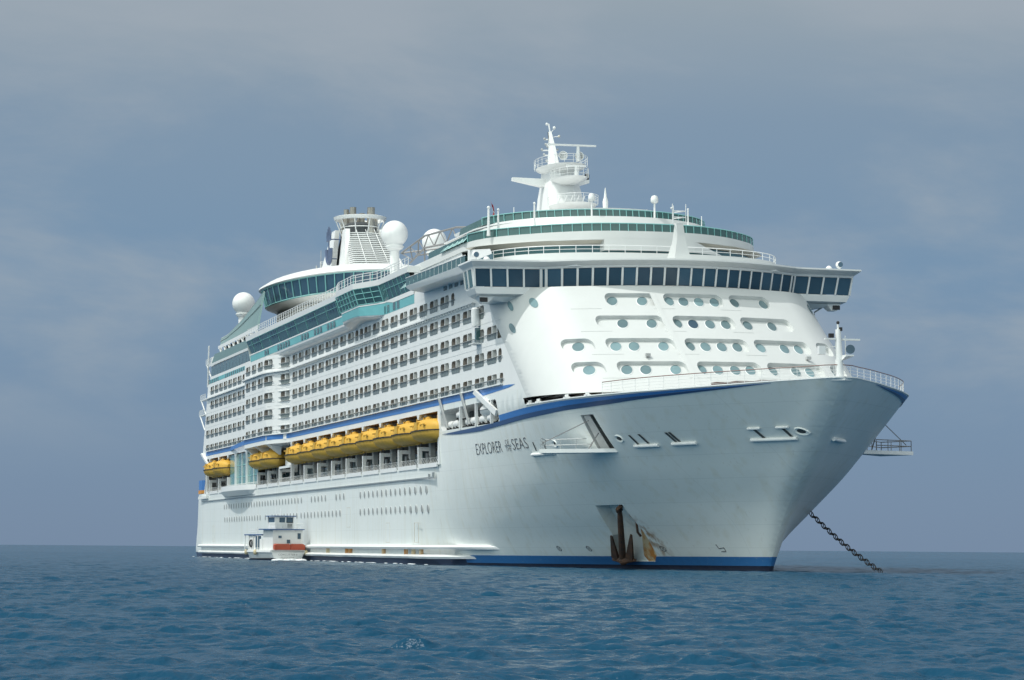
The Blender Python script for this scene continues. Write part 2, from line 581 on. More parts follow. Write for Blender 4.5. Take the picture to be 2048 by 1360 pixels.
# front surface of the forward superstructure
xcf = pch([16, 18.6, 21.3, 24.1, 26.9, 29.7, 32], [-24.3, -27.6, -31.2, -35.1, -39.0, -42.6, -45.4])
def ff(y, z):
    a = abs(y)
    d = 0.0155 * a * a
    if a > 12.6:
        t = min(1.0, (a - 12.6) / 6.7)
        d += 8.8 * (1 - sqrt(max(0.0, 1 - t * t)))
    return float(xcf(z)) - d

def build_hull():
    zt = lambda x: float(ztop(x))
    FR = lambda z: ff(HB, z)
    outline = [(-82.0, -2.0), (XS(-2), -2.0)]
    outline = [(x, -2.0) for x in np.linspace(-82, XS(-2), 30)]
    outline += [(XS(z), z) for z in np.linspace(-2, 18.55, 42)[1:]]
    outline += [(x, zt(x)) for x in -np.concatenate([np.array([.15, .4, .8, 1.4, 2.2, 3.2]), np.linspace(4.5, 43, 34)])]
    outline += [(-43.4, 18.2), (-43.35, 18.5), (-43.8, 18.75), (FR(18.75), 18.75)]
    outline += [(FR(z), z) for z in np.linspace(18.9, 19.86, 5)]
    outline += [(x, 19.86) for x in np.linspace(-48, -82, 18)]
    outline += [(-82.0, z) for z in np.linspace(19.5, -1, 20)]
    raft = [(-80.5, 16.75), (-55.2, 16.62), (-54.6, 17.0), (-54.5, 18.2), (-55.0, 19.1), (-55.5, 19.3), (-80.9, 19.22), (-81.2, 18.9), (-81.0, 17.3)]
    hatch = [(-29.45, 16.2), (-26.95, 16.2), (-27.55, 12.3), (-30.3, 12.35)]
    pocket = [(-38.75, 6.95), (-34.0, 6.98), (-34.25, 6.3), (-34.9, 4.2), (-36.2, 1.6), (-37.6, 0.9), (-44.0, 0.9), (-42.6, 2.4), (-40.75, 3.8)]
    holes = [densify(raft, 1.5), densify(hatch, 0.6), densify(pocket, 0.6)]
    pts = []
    ds = np.concatenate([np.array([.03, .1, .25, .5, .9, 1.5, 2.2, 3.0, 4.0, 5.0]), np.arange(6.2, 62, 1.25)])
    for z in np.concatenate([np.linspace(-1.2, 17.8, 34)]):
        for d in ds:
            x = XS(z) - d
            if x > -81.5 and z < zt(max(x, -43)) - 0.15:
                pts.append((x + random.uniform(-.01, .01), z))
    for z in np.arange(15.3, 18.0, .45):
        for x in np.arange(-79.7, -1.5, .7):
            if z < zt(max(x, -43)) - .12 and x < XS(z) - .3:
                pts.append((x + random.uniform(-.02, .02), z + random.uniform(-.02, .02)))
    for x in np.arange(-80, -46, 2.2):
        pts.append((x, 18.5 + random.uniform(-.05, .05)))
    XP, T = cdt(outline, holes, pts, [[(x, z) for x in np.append(np.arange(-81.9, XS(z) - .3, 1.3), XS(z) - .02)] for z in (0.52, 1.45)])
    def floor_pt(h, x, z):
        if h == 0:
            return (x, -15.6, z)
        if h == 1:
            return (x - 0.4, -hb(x, z) + 2.4, z)
        p = Vector((x, -hb(x, z), z)) - hn(x, z) * 0.05
        k = min(1.0, max(0.0, (z - 0.9) / 4.0))
        return (p.x - 0.5 * k, p.y + 1.5 * k + .1, p.z + .1 * k)
    mb = MB()
    rec = [MB(), MB(), MB()]
    stem_ids = {}
    for side in (-1, 1):
        idx = {}
        def vid(i):
            if i not in idx:
                x, z = XP[i]
                pt = hs(x, z, 0, side)
                if abs(pt[1]) < 1e-5:
                    k = (round(x, 3), round(z, 3))
                    if k in stem_ids:
                        idx[i] = stem_ids[k]
                        return idx[i]
                    stem_ids[k] = len(mb.v)
                mb.v.append(pt)
                idx[i] = len(mb.v) - 1
            return idx[i]
        for t, h, cx, cz in T:
            if h < 0:
                f = [vid(i) for i in t]
                mb.f.append(f)
                m = 0
                if cx > -79:
                    m = 2 if cz < .52 else 1 if cz < 1.45 else 0
                elif cz < 1.45:
                    m = 3 if cz < 1.45 else 0
                mb.m.append(m)
            else:
                vv = []
                for i in t:
                    q = floor_pt(h, *XP[i])
                    vv.append((q[0], q[1] if side < 0 else -q[1], q[2]))
                rec[h].add(vv, [(0, 1, 2)], 0)
        for h, poly in enumerate(holes):
            for i, a in enumerate(poly):
                b = poly[(i + 1) % len(poly)]
                q = [hs(*a, 0, side), hs(*b, 0, side), floor_pt(h, *b), floor_pt(h, *a)]
                if side > 0:
                    q[2] = (q[2][0], -q[2][1], q[2][2]); q[3] = (q[3][0], -q[3][1], q[3][2])
                rec[h].quad(*q, 1)
    o = mb.build('hull', ['hull', 'waterblue', 'boot', 'boataft'], ship)
    o.data.polygons.foreach_set('use_smooth', [True] * len(o.data.polygons))
    nr = []
    for v in o.data.vertices:
        x, y, z = v.co
        d = XS(z) - x
        if abs(y) < 1e-5:
            g = (XS(z + .05) - XS(z - .05)) / .1
            nr.append(Vector((1, 0, -g)).normalized())
        else:
            e = min(.05, max(.004, d * .4))
            dx = (hb(x + e, z) - hb(x - e, z)) / (2 * e)
            dz = (hb(x, z + e) - hb(x, z - e)) / (2 * e)
            q = Vector((-dx, -1.0, -dz)).normalized()
            nr.append(Vector((q.x, q.y if y < 0 else -q.y, q.z)))
    o.data.normals_split_custom_set_from_vertices([tuple(q) for q in nr])
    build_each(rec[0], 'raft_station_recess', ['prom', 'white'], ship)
    build_each(rec[1], 'boarding_hatch_recess', ['dark', 'grey'], ship)
    for k, f in enumerate(rec[2].f):
        cx = sum(rec[2].v[i][0] for i in f) / len(f); cz = sum(rec[2].v[i][2] for i in f) / len(f)
        if rec[2].m[k] == 0 and cx < -36.6 - (6.95 - cz) * .42:
            rec[2].m[k] = 1
    build_each(rec[2], 'anchor_pocket', ['ruststain', 'hull'], ship)
    return o
hull = build_hull()

def hull_aft():
    """parallel midbody and stern, below the promenade"""
    mb = MB()
    zz = [-2, -.5, .35, .36, 1.15, 2.0, 4, 6.5, 9, 11.2, 12.65]
    stern = pch([-2, 0, 1.5, 3, 6, 12.65, 20, 33], [-294, -297.5, -300.5, -299.8, -297.5, -295.5, -290, -279])
    st = np.concatenate([np.linspace(-82, -268, 40), ])
    for side in (-1, 1):
        rr = []
        for z in zz:
            row = []
            for x in st:
                wb = 19.3 if z > 3 else 19.3 - 0.0
                wb -= 0.0
                if x > -100:
                    wb = min(wb, hb(x, z)) if x < -82.001 else hb(x, z)
                row.append((x, side * wb, z))
            xe = float(stern(z))
            for k in range(1, 9):
                a = pi / 2 * k / 8
                row.append((-268 + (xe + 268) * sin(a), side * (19.3 - 4.5 * (1 - cos(a)) ** 1.3), z))
            row.append((xe - .6, side * 6, z))
            row.append((xe - .8, 0, z))
            rr.append(row)
        n = len(rr[0])
        o = mb.add([q for r_ in rr for q in r_], [])
        for i in range(len(zz) - 1):
            for j in range(n - 1):
                mb.f.append([o + i * n + j, o + i * n + j + 1, o + (i + 1) * n + j + 1, o + (i + 1) * n + j])
                mb.m.append(1 if zz[i + 1] < 1.2 else 0)
    ob = mb.build('hull_midbody', ['hull', 'boataft'], ship)
    ob.data.polygons.foreach_set('use_smooth', [True] * len(ob.data.polygons))
    ob.data.set_sharp_from_angle(angle=R(30))
hull_aft()

def ribbon(top, bot, off, name, m, parent, n=70):
    """paint stripe a few centimetres proud of the hull, between two (x, z) curves"""
    x0, x1 = top[0][0], top[-1][0]
    ft = pch([q[0] for q in top], [q[1] for q in top])
    fb = pch([q[0] for q in bot], [q[1] for q in bot])
    for side in (-1, 1):
        mb = MB()
        prev = None
        for k in range(n + 1):
            x = x0 + (x1 - x0) * (1 - (1 - k / n) ** 1.5)
            zt_, zb_ = float(ft(x)), float(fb(x))
            row = [hs(x, zb_ + (zt_ - zb_) * j / 4, off, side) for j in range(5)]
            if prev:
                for j in range(4):
                    mb.quad(prev[j], row[j], row[j + 1], prev[j + 1])
            prev = row
        mb.build(name, [m], parent, True)
ribbon([(-54.3, 17.42), (-43.4, 17.72), (-32, 17.84), (-23.6, 17.84), (-16.6, 17.96), (-11.5, 18.08), (-5.2, 18.27)],
       [(-54.3, 16.75), (-43.9, 17.06), (-32.5, 17.29), (-24, 17.47), (-17, 17.68), (-11.7, 17.92), (-5.2, 18.25)], 0.06, 'blue_stripe', 'blue', hull)
ribbon([(-80.3, 16.31), (-72, 16.42), (-65, 16.5), (-54.3, 16.74), (-43.9, 17.05), (-32.5, 17.28), (-24, 17.46), (-17, 17.67), (-11.7, 17.91), (-5.2, 18.24)],
       [(-80.3, 16.29), (-72, 16.02), (-65, 15.97), (-54.3, 16.24), (-44.3, 16.56), (-33, 16.83), (-24.5, 17.03), (-17.3, 17.42), (-11.9, 17.75), (-5.2, 18.23)], 0.07, 'navy_stripe', 'navy', hull)

# bow deck, bulwark cap
def bow_deck():
    mb = MB()
    L_ = []
    for x in -np.linspace(4.2, 46, 30):
        L_.append((x, hb(x, 17.3) - .25))
    for a, b in zip(L_[:-1], L_[1:]):
        mb.quad((a[0], -a[1], 17.15), (b[0], -b[1], 17.15), (b[0], b[1], 17.15), (a[0], a[1], 17.15))
    mb.build('foredeck', ['deck'], ship)
    cap = MB()
    for side in (-1, 1):
        prev = None
        for x in -np.concatenate([np.array([0.02, .2, .6, 1.2, 2.0, 3.0]), np.linspace(4.2, 43, 36)]):
            z = float(ztop(x))
            y = hb(x, z)
            w = min(.35, y)
            row = [(x, side * (y + .03), z - .05), (x, side * (y + .03), z + .06), (x, side * (y - w), z + .06), (x, side * max(0.0, y - w - .25), z - .3)]
            if prev:
                for j in range(3):
                    cap.quad(prev[j], row[j], row[j + 1], prev[j + 1])
            prev = row
    cap.build('bulwark_cap', ['white'], ship)
bow_deck()
def rail(pts, h, name, parent, mats=('rail', 'wood'), rows=4, post=1.6, r=0.035, rt=0.06, lean=(0, 0)):
    mb = MB()
    pts = [Vector(q) for q in pts]
    up = Vector((lean[0], lean[1], 1)) * h
    for k in range(rows):
        mb.tube([q + up * ((k + .6) / (rows + .2)) for q in pts], r, 4)
    mb.tube([q + up for q in pts], rt, 5, len(mats) - 1)
    acc = 0.0
    mb.tube([pts[0], pts[0] + up], r * 1.5, 4)
    for a, b in zip(pts[:-1], pts[1:]):
        d = (b - a).length
        while acc + post < d + 1e-6 if acc == 0 else acc < d:
            if acc == 0:
                acc = post
            q = a + (b - a) * (acc / d)
            mb.tube([q, q + up], r * 1.5, 4)
            acc += post
        acc -= d
        if acc <= 0:
            acc = 1e-3
    return mb.build(name, list(mats), parent)
_half = [(x, hb(x, 18.3) - .75, 18.0 + .02 * (x + 25)) for x in -np.concatenate([np.array([1.55, 2.1, 2.8, 3.6, 4.6, 5.8]), np.linspace(7, 24, 12)])]
rail([(x, -y, z) for x, y, z in reversed(_half)] + [(-1.05, 0, 18.5)] + _half, 1.3, 'bow_railing', ship, post=1.9, r=.018, rt=.045)

# winches and deck lockers
for x, y in ((-8.5, -4.6), (-10.5, -6.4), (-7, -2.2), (-12.5, -7.7), (-9, 3.5)):
    mb = MB()
    mb.box(x - .8, x + .8, y - .9, y + .9, 18.15, 18.62, 0)
    mb.box(x - .85, x + .85, y - .95, y + .95, 18.62, 18.7, 0)
    mb.box(x - .5, x + .5, y - .6, y + .6, 17.15, 18.15, 1)
    mb.build('deck_locker', ['wood', 'white'], ship)

def bow_mast():
    mb = MB()
    mb.tube([(-1.3, 0, 18.3), (-1.4, 0, 20.8), (-1.5, 0, 23.2)], [.42, .36, .26], 12)
    mb.tube([(-1.5, 0, 23.2), (-1.5, 0, 23.7)], .1, 6)
    mb.box(-1.1, -.1, .2, 1.0, 20.55, 20.7)
    mb.hexa([(-1.3, .1, 20.2), (-1.0, .1, 20.2), (-1.0, .3, 20.2), (-1.3, .3, 20.2)], [(-1.2, .2, 20.55), (-.2, .2, 20.55), (-.2, 1.0, 20.55), (-1.2, 1.0, 20.55)])
    mb.box(-1.6, -1.3, .4, 2.2, 22.15, 22.32)
    mb.box(-1.6, -1.3, -1.4, -.3, 22.2, 22.35)
    mb.tube([(-1.3, .65, 20.7), (-1.3, .65, 22.6)], .05, 5)
    o = mb.build('bow_mast', ['white'], ship, True, 40)
    q = MB()
    q.ball((-1.5, 0, 23.85), .17, 8, 0, 6)
    q.box(-1.65, -1.25, .1, .35, 23.05, 23.4)
    q.box(-1.65, -1.3, -.95, -.5, 22.4, 22.8)
    q.build('navigation_light', ['black'], o)
    q = MB()
    q.lathe([(.05, -.4), (.34, -.36), (.44, 0), (.44, .05)], (0, 0, 0), 18, 0)
    lamp = q.build('searchlight', ['dglass'], o, True, 40)
    lamp.rotation_euler = (0, R(90), R(-15))
    lamp.location = (-.6, .85, 21.25)
    q = MB()
    q.box(-1.9, -1.4, -2.0, -1.35, 20.8, 21.6)
    q.tube([(-1.5, -.2, 21.6), (-1.6, -1.7, 21.3)], .05, 5)
    q.build('floodlight', ['white'], o)
bow_mast()

# ------------------------------------------------------------------ forward superstructure (curved sloping front with round windows)
FRONT_ROWS = [
    (29.7, [(-9.6, -3.9), (-3.15, 3.85), (4.7, 9.9)], [-9.0 + .2, -5.5, -2.45, -.75, 1.1, 3.0, 5.55, 9.4]),
    (26.9, [(-11.6, -4.3), (-3.3, 3.9), (4.7, 11.4)], [-8.75, -5.6, -2.75, -.9, 1.1, 3.0, 5.75, 8.95]),
    (24.1, [(-15.9, -12.9), (-11.7, -4.4), (-3.3, 4.0), (4.8, 12.0), (13.1, 15.6)], [-14.45, -10.65, -8.75, -5.6, -2.7, -.9, 1.0, 2.85, 5.75, 8.85, 10.75, 13.6]),
    (21.3, [(-15.9, -12.9), (-11.7, -4.4), (-3.3, 4.0), (4.8, 12.0), (13.1, 15.6)], [-14.45, -10.7, -8.75, -5.6, -2.8, -.95, 1.05, 2.85, 5.55, 8.55, 10.4, 13.5])]
def front_n(y, z):
    e = .05
    dy = (ff(y + e, z) - ff(y - e, z)) / (2 * e)
    dz = (ff(y, z + e) - ff(y, z - e)) / (2 * e)
    return Vector((1, -dy, -dz)).normalized()
def fp(y, z, off=0.0):
    p = Vector((ff(y, z), y, z))
    if off:
        p += front_n(y, z) * off
    return p
def forward_superstructure():
    Z0, Z1 = 18.75, 31.6
    tail = [12.6 + 6.7 * sin(pi / 2 * k / 22) for k in range(1, 23)]
    ys = [-q for q in reversed(tail)] + list(np.linspace(-12.5, 12.5, 46)) + tail
    ys[0], ys[-1] = -HB, HB
    outline = [(y, Z0) for y in ys] + [(HB, z) for z in np.linspace(Z0, Z1, 24)[1:-1]] + [(y, Z1) for y in reversed(ys)] + [(-HB, z) for z in np.linspace(Z1, Z0, 24)[1:-1]]
    holes = []
    for zc, rec, wins in FRONT_ROWS:
        for a, b in rec:
            holes.append(stadium(a, b, zc - .62, zc + .98, .70, 6))
    pts = [(y + random.uniform(-.01, .01), z) for z in np.linspace(19.2, 31.1, 26) for y in np.concatenate([[-q for q in tail[:-1]], np.linspace(-12.6, 12.6, 24), tail[:-1]])]
    P, T = cdt(outline, holes, pts)
    mb, rc = MB(), MB()
    ids = {}
    def vid(i):
        if i not in ids:
            mb.v.append(tuple(fp(*P[i])))
            ids[i] = len(mb.v) - 1
        return ids[i]
    D = -0.48
    for t, h, cx, cy in T:
        if h < 0:
            mb.f.append([vid(i) for i in t]); mb.m.append(0)
        else:
            rc.add([fp(*P[i], D) for i in t], [(0, 1, 2)])
    for q in holes:
        for i, a in enumerate(q):
            b = q[(i + 1) % len(q)]
            rc.quad(fp(*a), fp(*b), fp(*b, D), fp(*a, D))
    # underside and the top
    for a, b in zip(ys[:-1], ys[1:]):
        mb.quad(fp(a, Z0), fp(b, Z0), (-44, b * .97, Z0), (-44, a * .97, Z0), 0)
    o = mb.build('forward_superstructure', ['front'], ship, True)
    nr = []
    for v in o.data.vertices:
        x, y, z = v.co
        if abs(y) > 19.2:
            nr.append((0.05, -1 if y < 0 else 1, 0.02))
        elif abs(x - ff(y, z)) > .05:
            nr.append((0, 0, -1))
        else:
            nr.append(tuple(front_n(y, z)))
    o.data.normals_split_custom_set_from_vertices(nr)
    build_each(rc, 'window_recess', ['front'], o, True, 40)
    # round windows
    for zc, rec, wins in FRONT_ROWS:
        for y in wins:
            rad = .56
            dk = (zc == 26.9 and y == -.9)
            sk = .38 if y < -4 else .2 if y < 4 else .08
            g, fr = MB(), MB()
            c = [fp(y + rad * cos(2 * pi * k / 24) + sk * .53 * sin(2 * pi * k / 24), zc + .38 + .53 * sin(2 * pi * k / 24), D + .03) for k in range(24)]
            g.add(c, [tuple(range(24))])
            inr = [fp(y + (rad + .02) * cos(2 * pi * k / 24) + sk * .53 * sin(2 * pi * k / 24), zc + .38 + .55 * sin(2 * pi * k / 24), D + .06) for k in range(24)]
            out = [fp(y + (rad + .09) * cos(2 * pi * k / 24) + sk * .53 * sin(2 * pi * k / 24), zc + .38 + .62 * sin(2 * pi * k / 24), D + .02) for k in range(24)]
            fr.rings([inr, out], True, False)
            w = g.build('bow_window', ['dglass' if dk else 'bwin'], ship)
            fr.build('window_frame', ['rail'], w)
    # small deck-edge ledges, the pipe trunk down the middle, two cameras
    tr = MB()
    prev = None
    for z in np.linspace(19.0, 30.6, 24):
        y0 = -4.2 + .15 * (z - 24)*0
        row = [fp(y0 - .28, z, .01), fp(y0 - .22, z, .12), fp(y0 + .22, z, .12), fp(y0 + .28, z, .01)]
        if prev:
            for j in range(3):
                tr.quad(prev[j], row[j], row[j + 1], prev[j + 1])
        prev = row
    tr.build('cable_trunk', ['front'], o)
    lg = MB()
    for zc, rec, wins in FRONT_ROWS:
        for yy, w in ((-12.0, 3.2), (-3.6, 2.4), (4.3, 2.6)):
            q = [fp(yy + w * t / 6 - w / 2, zc - .98, .03) for t in range(7)]
            lg.tube(q, .014, 4)
    build_each(lg, 'drip_ledge', ['front'], o)
    q = MB()
    for y, z in ((-8.1, 22.75), (10.6, 22.75)):
        p = fp(y, z, .25)
        q.box(p.x - .2, p.x + .25, p.y - .25, p.y + .25, p.z - .12, p.z + .2)
        q.tube([p, p + Vector((-.4, 0, -.3))], .06, 5)
    q.build('security_camera', ['grey'], o)
forward_superstructure()

# ------------------------------------------------------------------ side walls with balconies
def bump(x):
    """bay that swells out of the ship's side amidships"""
    if x > -182 or x < -213.2:
        return 0.0
    t = min(1.0, (-182 - x) / 11.0)
    return 2.3 * (t * t * (3 - 2 * t))
ROWS = [(20.97, 22.12), (23.42, 24.95), (26.2, 27.73), (28.98, 30.52), (31.78, 33.3)]
def row_bays(r):
    """(x0, x1) of each balcony opening of one row, bow to stern"""
    zc = sum(ROWS[r]) / 2
    out = []
    first = {0: -58.85, 1: -58.85, 2: -58.85, 3: -64.4, 4: -81.1}[r]
    if r == 0: out.append((-53.3, -51.9))
    if r == 1: out.append((-53.9, -52.5))
    if r == 4: out.append((-75.6, -74.1))
    k = 0
    x = first
    while x > -126:
        out.append((x, x + 4.25))
        x -= 5.55
    out += [(-128.5, -126.4), (-131.6, -129.5)]
    out += [(a, a + 4.15) for a in (-136.7, -142.25, -147.8, -153.15, -158.6, -164.05, -169.5, -174.9, -180.2)]
    out += [(-186.4, -182.6), (-193.6, -189.2), (-199.6, -195.0), (-205.6, -201.5), (-211.6, -207.4)]
    x = -218.4
    while x > -272 + (0 if r < 3 else 3.5):
        out.append((x, x + 4.2))
        x -= 5.35
    return out
BALC = []          # (x0, x1, z0, z1, ybump, row)
def hole_bay(mb, xa, xb, za, zb, x0, x1, z0, z1, c=.34):
    """wall bay with one chamfered opening"""
    Y = lambda x: -(HB + bump(x))
    o8 = [(x0 + c, z0), (x1 - c, z0), (x1, z0 + c), (x1, z1 - c), (x1 - c, z1), (x0 + c, z1), (x0, z1 - c), (x0, z0 + c)]
    ou = [(xa, za), (xb, za), (xb, zb), (xa, zb)]
    v = [(x, Y(x), z) for x, z in o8 + ou]
    mb.add(v, [(8, 9, 1, 0), (9, 2, 1), (9, 10, 3, 2), (10, 4, 3), (10, 11, 5, 4), (11, 6, 5), (11, 8, 7, 6), (8, 0, 7)])
def wall_strip(mb, x0, x1, z0, z1, m=0, off=0.0, step=3.0):
    n = max(1, int(abs(x1 - x0) / step))
    X = [x0 + (x1 - x0) * k / n for k in range(n + 1)]
    for a, b in zip(X[:-1], X[1:]):
        mb.quad((a, -(HB + bump(a) + off), z0), (b, -(HB + bump(b) + off), z0), (b, -(HB + bump(b) + off), z1), (a, -(HB + bump(a) + off), z1), m)
def side_walls():
    mb = MB()
    AFT = lambda z: -274.0 + (z - 20) * .48
    zlev = [19.86, 20.8]
    zs_ = [(19.86, 20.9)]
    bands = []
    z = 19.86
    for r, (a, b) in enumerate(ROWS):
        bands.append(('solid', z, a - .07))
        bands.append((r, a - .07, b + .07))
        z = b + .07
    bands.append(('solid', z, 33.95))
    for kind, z0, z1 in bands:
        f0, f1 = ff(HB, z0), ff(HB, z1)
        if kind == 'solid':
            xs_ = list(np.arange(-66, -213, -3.0)) + [-213.0]
            mb.quad((-66, -HB, z0), (f0, -HB, z0), (f1, -HB, z1), (-66, -HB, z1))
            for a, b in zip(xs_[:-1], xs_[1:]):
                mb.quad((b, -HB - bump(b), z0), (a, -HB - bump(a), z0), (a, -HB - bump(a), z1), (b, -HB - bump(b), z1))
            mb.quad((-213, -HB - bump(-213), z0), (-213, -HB, z0), (-213, -HB, z1), (-213, -HB - bump(-213), z1))
            mb.quad((AFT(z0) - 2.5, -HB, z0), (-213, -HB, z0), (-213, -HB, z1), (AFT(z1) - 2.5, -HB, z1))
        else:
            bays = row_bays(kind)
            a_, b_ = ROWS[kind]
            cur = None
            fwd = bays[0][1] + .35
            if f1 > fwd:
                mb.quad((fwd, -HB, z0), (f0, -HB, z0), (f1, -HB, z1), (fwd, -HB, z1))
            cur = fwd
            for i, (x0, x1) in enumerate(bays):
                nxt = (x0 + bays[i + 1][1]) / 2 if i + 1 < len(bays) else x0 - .5
                if x0 > -213 and i + 1 < len(bays) and bays[i + 1][1] < -213:
                    nxt = -213.0
                if cur - x1 > 1.5:
                    wall_strip(mb, x1 + .4, cur, z0, z1)
                    cur = x1 + .4
                hole_bay(mb, nxt, cur, z0, z1, x0, x1, a_, b_, .3 if kind else .22)
                if nxt == -213.0:
                    mb.quad((-213, -HB - bump(-213), z0), (-213, -HB, z0), (-213, -HB, z1), (-213, -HB - bump(-213), z1))
                BALC.append((x0, x1, a_, b_, bump((x0 + x1) / 2), kind, bump(x0), bump(x1)))
                cur = nxt
            mb.quad((AFT(z0) - 2.5, -HB, z0), (cur, -HB, z0), (cur, -HB, z1), (AFT(z1) - 2.5, -HB, z1))
    # stern face and the port wall
    for k in range(10):
        za, zb = 19.86 + k * 1.5, 19.86 + (k + 1) * 1.5
        mb.quad((AFT(za) - 2.5, -HB, za), (AFT(za) - 8, -8, za), (AFT(zb) - 8, -8, zb), (AFT(zb) - 2.5, -HB, zb))
        mb.quad((AFT(za) - 8, -8, za), (AFT(za) - 8, 8, za), (AFT(zb) - 8, 8, zb), (AFT(zb) - 8, -8, zb))
        mb.quad((AFT(za) - 2.5, HB, za), (AFT(za) - 8, 8, za), (AFT(zb) - 8, 8, zb), (AFT(zb) - 2.5, HB, zb))
        mb.quad((ff(HB, za), HB, za), (AFT(za) - 2.5, HB, za), (AFT(zb) - 2.5, HB, zb), (ff(HB, zb), HB, zb))
    mb.quad((-82, HB, 12.65), (-275, HB, 12.65), (-275, HB, 19.86), (-82, HB, 19.86))
    return mb.build('cabin_block', ['white'], ship)
cabin = side_walls()

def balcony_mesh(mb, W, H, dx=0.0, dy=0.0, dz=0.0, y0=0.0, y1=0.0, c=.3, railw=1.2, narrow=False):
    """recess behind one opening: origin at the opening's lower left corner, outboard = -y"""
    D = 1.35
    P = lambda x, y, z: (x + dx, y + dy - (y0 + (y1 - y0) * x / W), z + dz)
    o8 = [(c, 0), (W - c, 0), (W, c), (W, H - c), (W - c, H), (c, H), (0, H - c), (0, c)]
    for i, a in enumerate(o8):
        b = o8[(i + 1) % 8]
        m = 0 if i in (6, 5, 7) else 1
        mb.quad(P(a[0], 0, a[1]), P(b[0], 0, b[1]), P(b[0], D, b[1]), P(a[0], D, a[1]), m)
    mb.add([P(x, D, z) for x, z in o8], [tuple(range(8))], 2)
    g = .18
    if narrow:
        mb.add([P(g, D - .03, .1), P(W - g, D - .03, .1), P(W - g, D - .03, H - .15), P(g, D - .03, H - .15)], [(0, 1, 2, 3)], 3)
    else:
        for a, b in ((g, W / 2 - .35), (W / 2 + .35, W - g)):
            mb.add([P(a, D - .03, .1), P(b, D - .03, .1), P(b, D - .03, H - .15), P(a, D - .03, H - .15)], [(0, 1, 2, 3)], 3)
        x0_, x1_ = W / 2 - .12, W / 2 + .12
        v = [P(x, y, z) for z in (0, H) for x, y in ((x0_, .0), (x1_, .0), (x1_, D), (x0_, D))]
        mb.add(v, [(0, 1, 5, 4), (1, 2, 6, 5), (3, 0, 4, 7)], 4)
def balustrade_mesh(mb, W, H, dx=0.0, dy=0.0, dz=0.0, y0=0.0, y1=0.0, ext=.6):
    P = lambda x, y, z: (x + dx, y + dy - (y0 + (y1 - y0) * x / W), z + dz)
    h = .40 * H
    a, b, c = .03, W - .03, .3
    v = [P(a, -.03, .1 + .2), P(c, -.03, -.02), P(b - .27, -.03, -.02), P(b, -.03, .3), P(b, -.03, h), P(a, -.03, h)]
    mb.add(v, [tuple(range(6))], 0)
    for x in (W * .2, W * .5, W * .8):
        v = [P(x - .04, -.05, 0), P(x + .04, -.05, 0), P(x + .04, -.05, h), P(x - .04, -.05, h)]
        mb.add(v, [(0, 1, 2, 3)], 1)
    mb.tube([P(-ext, -.13, h), P(W / 2, -.13, h), P(W + ext, -.13, h)], .055, 4, 1)
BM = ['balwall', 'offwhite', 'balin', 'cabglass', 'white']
def key_near(b):
    c = Vector(((b[0] + b[1]) / 2, -HB, b[2]))
    return (c - CAMP).length - 3 * (b[1] - b[0])
BALC.sort(key=key_near)
protos = {}
rest_a, rest_b = MB(), MB()
for i, (x0, x1, z0, z1, yb, row, ya, yb2) in enumerate(BALC):
    W, H = x1 - x0, z1 - z0
    flat = abs(ya - yb2) < .01
    if i < 100 and flat:
        k = (round(W, 2), round(H, 2))
        if k not in protos:
            a, b = MB(), MB()
            balcony_mesh(a, W, H, narrow=W < 3, c=.3 if row else .22)
            balustrade_mesh(b, W, H)
            oa = a.build('balcony', BM, ship)
            ob = b.build('balustrade', ['balglass', 'railgrey'], oa)
            protos[k] = oa
        else:
            oa = copy_tree(protos[k], ship)
        oa.location = (x0, -HB - ya, z0)
    else:
        balcony_mesh(rest_a, W, H, x0, -HB, z0, ya, yb2, narrow=W < 3, c=.3 if row else .22)
        balustrade_mesh(rest_a if False else rest_b, W, H, x0, -HB, z0, ya, yb2)
for m_ in rest_b.m: rest_a.m.append(m_ + 5)
o_ = len(rest_a.v)
rest_a.v += rest_b.v
rest_a.f += [[o_ + i for i in f] for f in rest_b.f]
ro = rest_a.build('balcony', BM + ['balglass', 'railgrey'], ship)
ro['kind'] = 'stuff'

